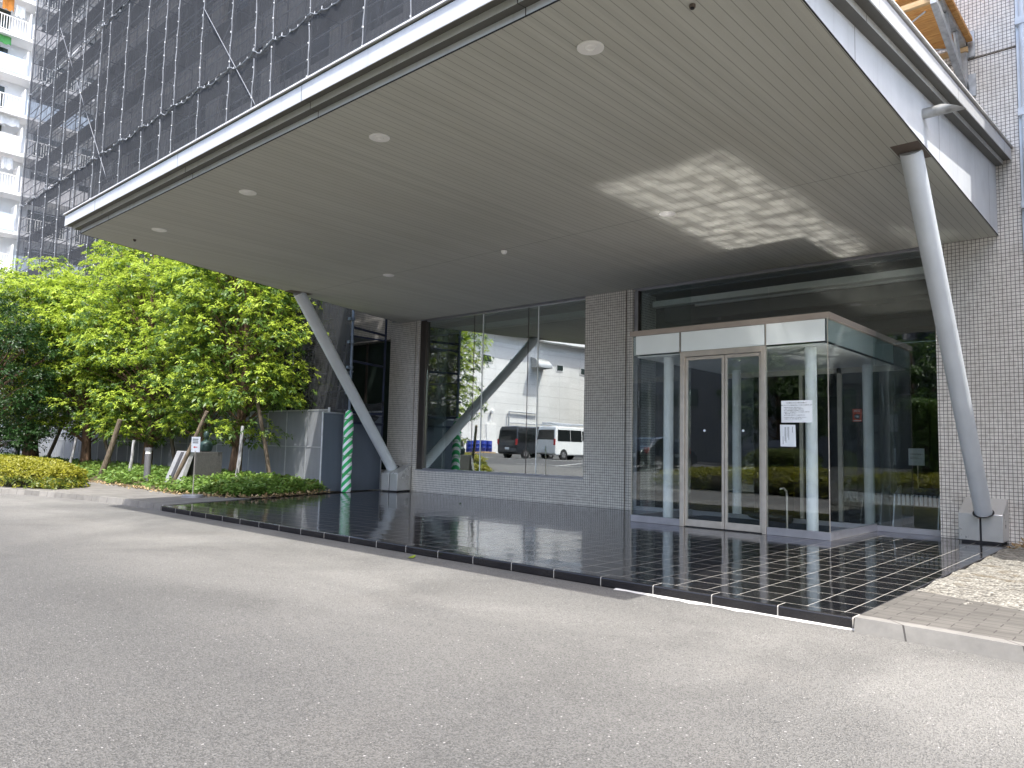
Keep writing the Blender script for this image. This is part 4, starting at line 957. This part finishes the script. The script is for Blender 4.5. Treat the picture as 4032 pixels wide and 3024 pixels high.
bs=MB().lathe((-16.72,8.08,.945),[(r_*k,h_*k) for r_,h_ in [(.13,0),(.20,.04),(.23,.16),(.235,.28),(.19,.36),(.09,.41),(.055,.44),(.055,.48),(.085,.52),(.105,.60),(.10,.68),(.06,.75),(0,.77)]],20)
o=bs.build('torso_and_head',A['patina'],t,smooth=True)
MB().lathe((-16.66,8.02,.945+.58*k),[(0,-.02),(.014,-.012),(.0,.03)],8).build('nose',A['patina'],t,smooth=True)
# bollards
def bollard(x,y,z0,lab):
    t=thing('bollard_light',lab,'bollard light',(x,y,z0),'bollard lights in the planting bed')
    MB().lathe((x,y,z0-.1),[(.075,0),(.075,.68)],20).build('post',A['bollard'],t,smooth=True)
    MB().lathe((x,y,z0),[(.065,.58),(.065,.65)],20).build('lamp_ring',A['lamp'],t,smooth=True)
    MB().lathe((x,y,z0),[(.085,.65),(.085,.72),(.0,.725)],20).build('cap',A['bollard'],t,smooth=True)
bollard(-18.3,7.45,.28,'grey bollard light standing in front of the middle trunks')
bollard(-28.8,7.5,.22,'smaller grey bollard light behind the yellow hedge')
# sign stand on the path
t=thing('sign_stand','small white sign with red arrow on a steel pole and round base','sign stand',(-14.47,6.80,.095))
bx_,by_=-14.40,6.75
MB().lathe((bx_,by_,.095),[(.20,0),(.20,.045),(.185,.055),(0,.06)],32).build('base',A['steel2'],t,smooth=True)
MB().tube((bx_,by_,.12),(bx_,by_,1.0),.010,.010,10).build('pole',A['steel'],t)
rd=Vector((.74,.67)); 
def sg(u,z,o=0): return (bx_+rd.x*u+o*.67,by_+rd.y*u-o*.74,z)
MB().hexa([sg(-.085,.97),sg(.085,.97),sg(.085,.97,-.01),sg(-.085,.97,-.01)],[sg(-.085,1.27),sg(.085,1.27),sg(.085,1.27,-.01),sg(-.085,1.27,-.01)]).build('board',A['paper'],t)
mb=MB()
for z_ in (1.215,1.18,1.145): mb.add([sg(-.06,z_,.002),sg(.05,z_,.002),sg(.05,z_+.016,.002),sg(-.06,z_+.016,.002)],[(0,1,2,3)])
mb.build('lettering',A['ink'],t)
MB().add([sg(.035,1.06,.002),sg(-.01,1.06,.002),sg(-.01,1.045,.002),sg(-.045,1.068,.002),sg(-.01,1.091,.002),sg(-.01,1.076,.002),sg(.035,1.076,.002)],[tuple(range(7))]).build('arrow',A['redink'],t)
# low slat fence at far left
t=thing('slat_fence','low brown wooden slat fence at the left edge behind the hedge','fence',(-36,8,.1))
mb=MB()
for i in range(16): mb.box(-40+i*.28,-40+i*.28+.22,8.6,8.64,.1,1.0)
mb.build('slat',A['fencew'],t); MB().box(-40,-35.5,8.65,8.69,.3,.4).box(-40,-35.5,8.65,8.69,.75,.85).build('rail',A['fencew'],t)

# ------------------------------------------------------------------ apartments
def apartment(label,X0,Y0,units,floors,uw=7.0,fh=2.8,zb=0.0):
    t=thing('apartment_block',label,'building',(X0,Y0,zb))
    y1=Y0; y0=Y0-uw*units
    MB().box(X0-12,X0-1.45,y0,y1,0,floors*fh+1).build('wall',A['apt'],t)
    for f in range(floors):
        z_=1.4+f*fh
        MB().box(X0-1.44,X0,y0,y1,z_-.22,z_).build('slab',A['aptS'],t)
        for u in range(units):
            a=y1-uw*(u+1); b=y1-uw*u
            w=MB().box(X0-1.44,X0-1.38,a+1.0,a+3.4,z_+.02,z_+2.1).box(X0-1.44,X0-1.38,a+4.2,a+6.0,z_+.02,z_+2.1); w.build('window',A['win'],t)
            if (f+u)%2==0:
                mb=MB().box(X0-.06,X0,a+.15,b-.15,z_+1.08,z_+1.14).box(X0-.05,X0-.01,a+.15,b-.15,z_+.08,z_+.12)
                y=a+.2
                while y<b-.15: mb.box(X0-.045,X0-.015,y,y+.035,z_+.1,z_+1.1); y+=.16
                mb.box(X0-.07,X0+.01,a+.15,a+.23,z_,z_+1.14).box(X0-.07,X0+.01,b-.23,b-.15,z_,z_+1.14).box(X0-.07,X0+.01,(a+b)/2,(a+b)/2+.08,z_,z_+1.14)
                mb.build('railing',A['white'],t)
                MB().box(X0-.62,X0-.6,a+.2,b-.2,z_+.05,z_+1.0).build('railing_backing',A['aptG'],t) if False else None
            else:
                MB().box(X0-.09,X0+.02,a+.1,b-.1,z_-.02,z_+1.15).build('balcony_panel',A['aptB'] if (f//2)%2==0 else A['aptG'],t)
            MB().box(X0-1.44,X0-.12,b-.06,b+.0,z_+.1,z_+1.9).build('divider',A['aptS'],t)
            MB().tube((X0-.5,a+1.2,z_+1.75),(X0-.5,b-1,z_+1.8),.025,.025,6).build('drying_pole',A['galv'],t)
    MB().box(X0-12.2,X0+.1,y0,y1,floors*fh+1.01,floors*fh+1.6).build('roof',A['aptS'],t)
    return t
apartment('white apartment block with blue and railed balconies at the far left',-60,14.45+14,5,13)
apartment('white apartment block above the warehouse roof, seen in the window reflection',-62,-8,6,6)
def laundry(y,z_,w,h,mat,lab):
    mb=MB(); n_=6; vs=[]
    for i in range(n_+1):
        for k in (0,1): vs.append((-60.42+.05*math.sin(i*1.7)+(.02 if k else 0),y+w*i/n_,z_-k*h*(1+.1*math.sin(i*2.1))))
    mb.add(vs,[(2*i,2*i+1,2*i+3,2*i+2) for i in range(n_)]); o=mb.build('laundry',mat); so=o.modifiers.new('thick','SOLIDIFY'); so.thickness=.02; tag(o,lab,'laundry','laundry drying on the balconies')
laundry(12.7,32.0,.7,.9,A['orange'],'orange cloth drying on the topmost visible balcony')
laundry(13.5,31.7,.6,.8,A['cloth'],'white cloth beside the orange one on the topmost balcony')
laundry(12.5,29.2,.9,.6,A['green'],'green cloth above the second balcony panel from the top')
laundry(13.0,23.6,1.3,.7,A['cloth'],'white laundry above a blue balcony panel')
laundry(12.6,20.7,.5,.9,A['pink'],'red cloth drying on a railed balcony')
laundry(13.4,20.6,.7,.8,A['cloth'],'pale shirts hanging next to the red cloth')
laundry(12.5,15.1,.6,1.0,A['cloth'],'white towel hanging on the lowest railed balcony')

# ------------------------------------------------------------------ reflected surroundings (behind the camera)
W=thing('warehouse','long pale warehouse with small high windows, reflected in the big window','building',(-45,-25,.7))
MB().box(-60,-45,-75,-9,0,11.25).build('wall',A['ware'],W)
MB().box(-61,-44.15,-75.5,-8.2,11.26,11.75).build('gutter',A['white'],W)
mb=MB()
y=-75
while y<-8.3: mb.add([(-44.1,y,11.76),(-44.1,y+.28,12.15),(-44.1,y+.56,11.76),(-60,y,11.9),(-60,y+.28,12.4),(-60,y+.56,11.9)],[(0,2,1),(0,1,4,3),(1,2,5,4),(3,4,5)]); y+=.6
mb.build('roof',A['wgrey'],W)
MB().box(-45,-44.92,-75,-9,.6,1.7).build('plinth',A['white'],W)
for y in (-17.0,-22.1,-25.5,-32.4,-36.2,-42,-46): 
    w=MB().box(-44.99,-44.95,y-.55,y+.55,8.62,9.35).build('window',A['white'],W); MB().box(-44.96,-44.93,y-.45,y+.45,8.72,9.25).build('pane',A['win'],w)
mb=MB(); n_=10; vs=[]
for i in range(n_+1):
    a=math.pi/2*i/n_
    for yy in (-29.9,-27.9): vs.append((-45+1.1*math.sin(a),yy,8.7+.95*math.cos(a)))
mb.add(vs,[(2*i,2*i+1,2*i+3,2*i+2) for i in range(n_)]); 
mb.add([(-45,-29.9,8.7)]+[vs[2*i] for i in range(n_+1)],[tuple(range(n_+2))]); mb.add([(-45,-27.9,8.7)]+[vs[2*i+1] for i in range(n_+1)],[tuple(range(n_+1,-1,-1))])
mb.build('vent_hood',A['galvp'],W,smooth=True)
MB().box(-45,-44.93,-23.6,-22.4,.95,3.2).build('door',A['white'],W)
MB().lathe((-44.85,-22.9,4.3),[(.14,-.2),(.16,0),(.1,.15),(0,.2)],12).build('wall_lamp',A['white'],W)
MB().path([(-44.85,-25.0,1),(-44.85,-25.0,4.4),(-44.85,-29,4.4)],.07,8).tube((-44.85,-25.0,3.4),(-44.85,-31,3.4),.05).build('wall_pipe',A['galv'],W)
MB().box(-44.9,-44.6,-12.6,-12.3,.6,4.2).build('downpipe',A['white'],W)
def drum(x,y,lab):
    z_=gz(x,y); t=thing('plastic_drum',lab,'drum',(x,y,z_),'blue drums beside the warehouse')
    MB().lathe((x,y,z_+.12),[(.27,0),(.29,.05),(.29,.3),(.305,.32),(.29,.34),(.29,.6),(.305,.62),(.29,.64),(.29,.88),(.27,.92)],20).build('body',A['barrel'],t,smooth=True)
    MB().box(x-.5,x+.5,y-.33,y+.33,z_,z_+.11).build('pallet',A['wood2'],t)
for i,(x,y) in enumerate(((-43.2,-18.6),(-43.2,-19.35),(-43.2,-20.1),(-43.2,-20.85))):
    drum(x,y,['blue plastic drum at the far end of the drum row','blue plastic drum second in the drum row','blue plastic drum third in the drum row','blue plastic drum nearest the warehouse door'][i])
def acunit(x,y,h,lab):
    z_=gz(x,y); t=thing('condenser_unit',lab,'air conditioner',(x,y,z_),'condenser units beside the warehouse')
    MB().box(x-.2,x+.2,y-.42,y+.42,z_+.08,z_+h).build('casing',A['beige'],t,bevel=.015); MB().lathe((x+.205,y-.08,z_+h*.52),[(.0,0),(.24,0),(.25,.01)],20,'x').build('fan_grille',A['gap'],t)
acunit(-43.2,-17.4,1.15,'tall beige condenser unit beside the blue drums'); acunit(-43.2,-16.2,.75,'low beige condenser unit at the end of the warehouse equipment')
# vehicles
def vehicle(name,label,cat,x,y,yaw,prof,W_,hw_top,zsh,paint,wheels,wr,windows,lights,group=None,rack=False,rear_win=None):
    z0=gz(x,y); t=thing(name,label,cat,(x,y,z0),group)
    cs,sn=math.cos(yaw),math.sin(yaw)
    def T(p): return (x+p[0]*cs-p[1]*sn,y+p[0]*sn+p[1]*cs,z0+p[2])
    zmax=max(p[1] for p in prof)
    def hw(z): return W_/2 if z<zsh else W_/2+(hw_top-W_/2)*(z-zsh)/(zmax-zsh)
    n=len(prof); mb=MB()
    vs=[T((px,-hw(pz),pz)) for px,pz in prof]+[T((px,hw(pz),pz)) for px,pz in prof]
    mb.add(vs,[tuple(range(n)),tuple(range(2*n-1,n-1,-1))]+[(i,n+i,n+(i+1)%n,(i+1)%n) for i in range(n)])
    body=mb.build('body',paint,t,bevel=.07,seg=3)
    for wn in windows:
        for s in (-1,1):
            mb=MB(); q=[T((px,s*(hw(pz)+.006),pz)) for px,pz in wn]; q2=[T((px,s*(hw(pz)-.02),pz)) for px,pz in wn]; k=len(wn)
            mb.add(q+q2,[tuple(range(k)),tuple(range(2*k-1,k-1,-1))]+[(i,k+i,k+(i+1)%k,(i+1)%k) for i in range(k)]); mb.build('side_window',A['cglass'],t)
    for (a,b),nm in rear_win or []:
        (x0,za),(x1,zb)=a,b; e=.012*(1 if nm=='windscreen' else -1); w0,w1=hw(za)-.12,hw(zb)-.12
        mb=MB().add([T((x0+e,-w0,za)),T((x0+e,w0,za)),T((x1+e,w1,zb)),T((x1+e,-w1,zb)),T((x0-e,-w0,za)),T((x0-e,w0,za)),T((x1-e,w1,zb)),T((x1-e,-w1,zb))],[(0,1,2,3),(7,6,5,4),(0,1,5,4),(1,2,6,5),(2,3,7,6),(3,0,4,7)]); mb.build(nm,A['cglass'],t)
    for wx in wheels:
        for s in (-1,1):
            c=T((wx,s*(W_/2-.09),wr)); ax=Vector(T((0,1,0)))-Vector(T((0,0,0)))
            w=MB().tube(Vector(c)-ax*.10,Vector(c)+ax*.10,wr,wr,24).build('wheel',A['rubber'],t,bevel=.03)
            rm=MB(); oc=Vector(c)+ax*s*.085
            rm.tube(oc,oc+ax*s*.02,wr*.62,wr*.6,20); rm.build('rim',A['rim'],w)
            arch=MB().tube(Vector(c)+ax*s*.06,Vector(c)+ax*s*.094,wr*1.16,wr*1.16,24); arch.build('wheel_arch',A['black'],t)
    for (lx,ly0,ly1,z1_,z2_,mt,nm) in lights:
        for s in (-1,1):
            a,b=sorted((s*ly0,s*ly1)); mb=MB().hexa([T((lx-.035,a,z1_)),T((lx+.035,a,z1_)),T((lx+.035,b,z1_)),T((lx-.035,b,z1_))],[T((lx-.035,a,z2_)),T((lx+.035,a,z2_)),T((lx+.035,b,z2_)),T((lx-.035,b,z2_))]); mb.build(nm,A[mt],t)
    pl=MB().hexa([T((-.02,-.18,.62)),T((.03,-.18,.62)),T((.03,.18,.62)),T((-.02,.18,.62))],[T((-.02,-.18,.78)),T((.03,-.18,.78)),T((.03,.18,.78)),T((-.02,.18,.78))]); pl.build('number_plate',A['paper'],t)
    if rack:
        mb=MB()
        for k in range(4): mb.tube(T((.5+k*1.0,-.72,zmax+.14)),T((.5+k*1.0,.72,zmax+.14)),.02)
        for s in (-.7,.7): mb.tube(T((.3,s,zmax+.12)),T((3.7,s,zmax+.12)),.022)
        for s in (-.7,.7):
            for k in range(4): mb.tube(T((.5+k,s,zmax-.04)),T((.5+k,s,zmax+.12)),.018)
        for i,s in enumerate((-.35,-.2,.1,.3)): mb.tube(T((.1,s,zmax+.2)),T((4.2,s,zmax+.2)),.05)
        mb.build('roof_rack',A['galv'],t)
    return t
VAN=[(.0,.38),(.0,1.0),(.10,1.95),(.25,2.2),(3.3,2.22),(3.75,2.05),(4.35,1.25),(4.62,.95),(4.68,.4),(4.5,.3),(.15,.3)]
VW=[[(.30,1.22),(.34,1.98),(1.62,2.0),(1.62,1.22)],[(1.66,1.22),(1.66,2.0),(2.78,2.0),(2.78,1.22)],[(2.85,1.28),(2.85,1.95),(3.55,1.93),(4.1,1.3)]]
VL=[(.03,.72,.85,.95,1.35,'tail','tail_light'),(4.62,.55,.8,.75,.95,'head','headlight')]
VR=[(((.03,1.3),(.10,1.95)),'rear_window'),(((4.30,1.32),(3.82,2.0)),'windscreen')]
vehicle('parked_van','white van with pipes on its roof rack, reflected in the big window','van',-31.5,-14.0,-math.pi/2,VAN,1.72,.76,1.1,A['vanw'],(.95,3.75),.33,VW,VL,'vans parked near the warehouse',True,VR)
vehicle('parked_van','dark van parked left of the white one, reflected in the big window','van',-34.5,-13.5,-math.pi/2,VAN,1.72,.76,1.1,A['vand'],(.95,3.75),.33,VW,VL,'vans parked near the warehouse',False,VR)
CAR=[(.0,.35),(.0,.85),(.12,1.02),(.75,1.46),(1.6,1.52),(2.35,1.42),(3.2,1.0),(4.0,.86),(4.3,.66),(4.32,.32),(4.1,.24),(.2,.24)]
CW=[[(.55,1.02),(.85,1.36),(1.45,1.42),(1.45,1.0)],[(1.53,1.0),(1.53,1.42),(2.25,1.36),(2.95,1.0)]]
CL=[(.03,.6,.8,.80,1.05,'tail','tail_light'),(4.22,.45,.78,.62,.78,'head','headlight')]
CR=[(((.16,1.06),(.70,1.43)),'rear_window'),(((3.10,1.05),(2.40,1.42)),'windscreen')]
vehicle('parked_car','dark navy hatchback seen from the rear, reflected in the entrance doors','car',-17.9,-7.4,-math.pi/2,CAR,1.7,.62,.95,A['carb'],(.8,3.4),.32,CW,CL,'dark cars in the parking area',False,CR)
vehicle('parked_car','dark car with bright headlight facing the entrance, reflected in the left pane','car',-20.9,-11.8,math.pi/2,CAR,1.7,.62,.95,A['vand'],(.8,3.4),.32,CW,CL,'dark cars in the parking area',False,CR)
vehicle('parked_car','small dark car farther back, reflected behind the notices','car',-15.2,-16.2,-math.pi/2,CAR,1.7,.62,.95,A['carb'],(.8,3.4),.32,CW,CL,'dark cars in the parking area',False,CR)
# island planting
hedge('clipped_hedge','long yellow green hedge island behind the camera, reflected in the glass',(-6.0,-3.3),7.6,2.5,.62,9000,31,leaf=.10,sq=3,zb=.06)
hedge('clipped_hedge','yellow green mound hedge reflected at the lower left of the big window',(-29.5,-2.0),2.6,3.0,.75,5000,32,leaf=.10,sq=2.4,zb=.1)
hedge('clipped_hedge','small square hedge beside the parked cars, reflected in the doors',(-14.2,-14.5),1.6,1.2,.95,2500,34,mats=[A['leafH2'],A['leafC']],leaf=.1,sq=5,zb=.4)
hedge('round_shrub','rounded dark green shrub above the hedge, reflected near the lobby sign',(-6.4,-2.6),.85,.85,2.3,5000,33,mats=[A['leafM'],A['leafD']],leaf=.11,sq=2,zb=.6)
tree('dark tree behind the parked cars, reflected through the entrance glass',-11.0,-20,.4,8.5,3.2,2.6,2.0,90,26,42,mats=[A['leafM'],A['leafD']],group='trees behind the camera',leaf=.24,trunk_r=.2)
tree('dark tree behind the hedge island, reflected over the inner doors',-5.5,-14,.4,8.0,3.2,2.6,1.6,90,26,43,mats=[A['leafM'],A['leafD']],group='trees behind the camera',leaf=.24,trunk_r=.2)
tree('dark tree beside the parking, reflected in the left entrance pane',-17.5,-22,.4,7.5,3.2,2.4,1.6,90,26,44,mats=[A['leafM'],A['leafD']],group='trees behind the camera',leaf=.24,trunk_r=.2)
tree('dark tree standing nearest the hedge island, reflected beside the lobby sign',-1.5,-11,.4,7.5,2.8,2.4,1.4,90,26,45,mats=[A['leafM'],A['leafD']],group='trees behind the camera',leaf=.24,trunk_r=.2)
BB=thing('annex_building','grey tiled annex with window bands across the road, reflected above the doors','building',(-8,-30,0))
MB().box(-38,14,-48,-30,0,3.0).box(-38,14,-48,-30.01,3.01,13).build('wall',A['backb'],BB)
for z_ in (4.6,8.0,11):
    for x in (-37,-33,-29,-25,-21,-17,-13,-9,-5,-1,3,7,11):
        w=MB().box(x,x+2.2,-30.02,-29.95,z_,z_+1.3).build('window',A['win'],BB); MB().box(x+1.07,x+1.13,-29.95,-29.92,z_,z_+1.3).build('frame',A['white'],w)
MB().box(-15.2,-13.2,-29.99,-27.5,4.0,10.5).build('stair_tower',A['backb'],BB)
MB().box(-38.2,14.2,-48.2,-29.8,13.01,13.4).build('roof',A['roof'],BB)

# ------------------------------------------------------------------ light, world, camera
sd=Vector((1.80,-1.575,4.53)).normalized()
el=math.asin(sd.z); az=math.atan2(sd.x,sd.y)
w=bpy.data.worlds.new('World'); SC.world=w; w.use_nodes=True; nt=w.node_tree; bg=nt.nodes['Background']
sk=nt.nodes.new('ShaderNodeTexSky'); sk.sky_type='NISHITA'; sk.sun_disc=False; sk.sun_elevation=el; sk.sun_rotation=az; sk.air_density=.9; sk.dust_density=3.0; sk.ozone_density=.6
nt.links.new(sk.outputs[0],bg.inputs[0]); bg.inputs[1].default_value=.15
l=bpy.data.lights.new('sun','SUN'); l.energy=2.0; l.angle=R(.53); l.color=(1,.965,.91); lo=bpy.data.objects.new('sun',l); COL.objects.link(lo)
lo.rotation_euler=sd.to_track_quat('Z','Y').to_euler(); lo.location=(0,0,40)
yaw,pitch,roll,F_=-0.7346664751732122,0.08517229496801529,0.02320348542253167,2938.1104378728232
f=Vector((math.sin(yaw)*math.cos(pitch),math.cos(yaw)*math.cos(pitch),math.sin(pitch))); r0=Vector((math.cos(yaw),-math.sin(yaw),0)); u0=r0.cross(f)
r_=r0*math.cos(roll)+u0*math.sin(roll); u_=-r0*math.sin(roll)+u0*math.cos(roll)
cd=bpy.data.cameras.new('camera'); co=bpy.data.objects.new('camera',cd); COL.objects.link(co); SC.camera=co
co.matrix_world=Matrix(((r_.x,u_.x,-f.x,0),(r_.y,u_.y,-f.y,0),(r_.z,u_.z,-f.z,1.2),(0,0,0,1)))
cd.sensor_width=36; cd.lens=F_/4032*36; cd.clip_start=.05; cd.clip_end=1500
v=SC.view_settings; v.view_transform='Standard'; v.look='None'; v.exposure=1.84; v.gamma=1; v.use_curve_mapping=False
cy=SC.cycles; cy.use_denoising=True; cy.max_bounces=10; cy.diffuse_bounces=4; cy.glossy_bounces=6; cy.transmission_bounces=6; cy.transparent_max_bounces=24
cy.use_guiding=True; cy.guiding_training_samples=128; cy.use_surface_guiding=True; cy.surface_guiding_probability=.6; cy.caustics_reflective=True; cy.blur_glossy=0; cy.sample_clamp_indirect=120; cy.sample_clamp_direct=0
SC.render.film_transparent=False
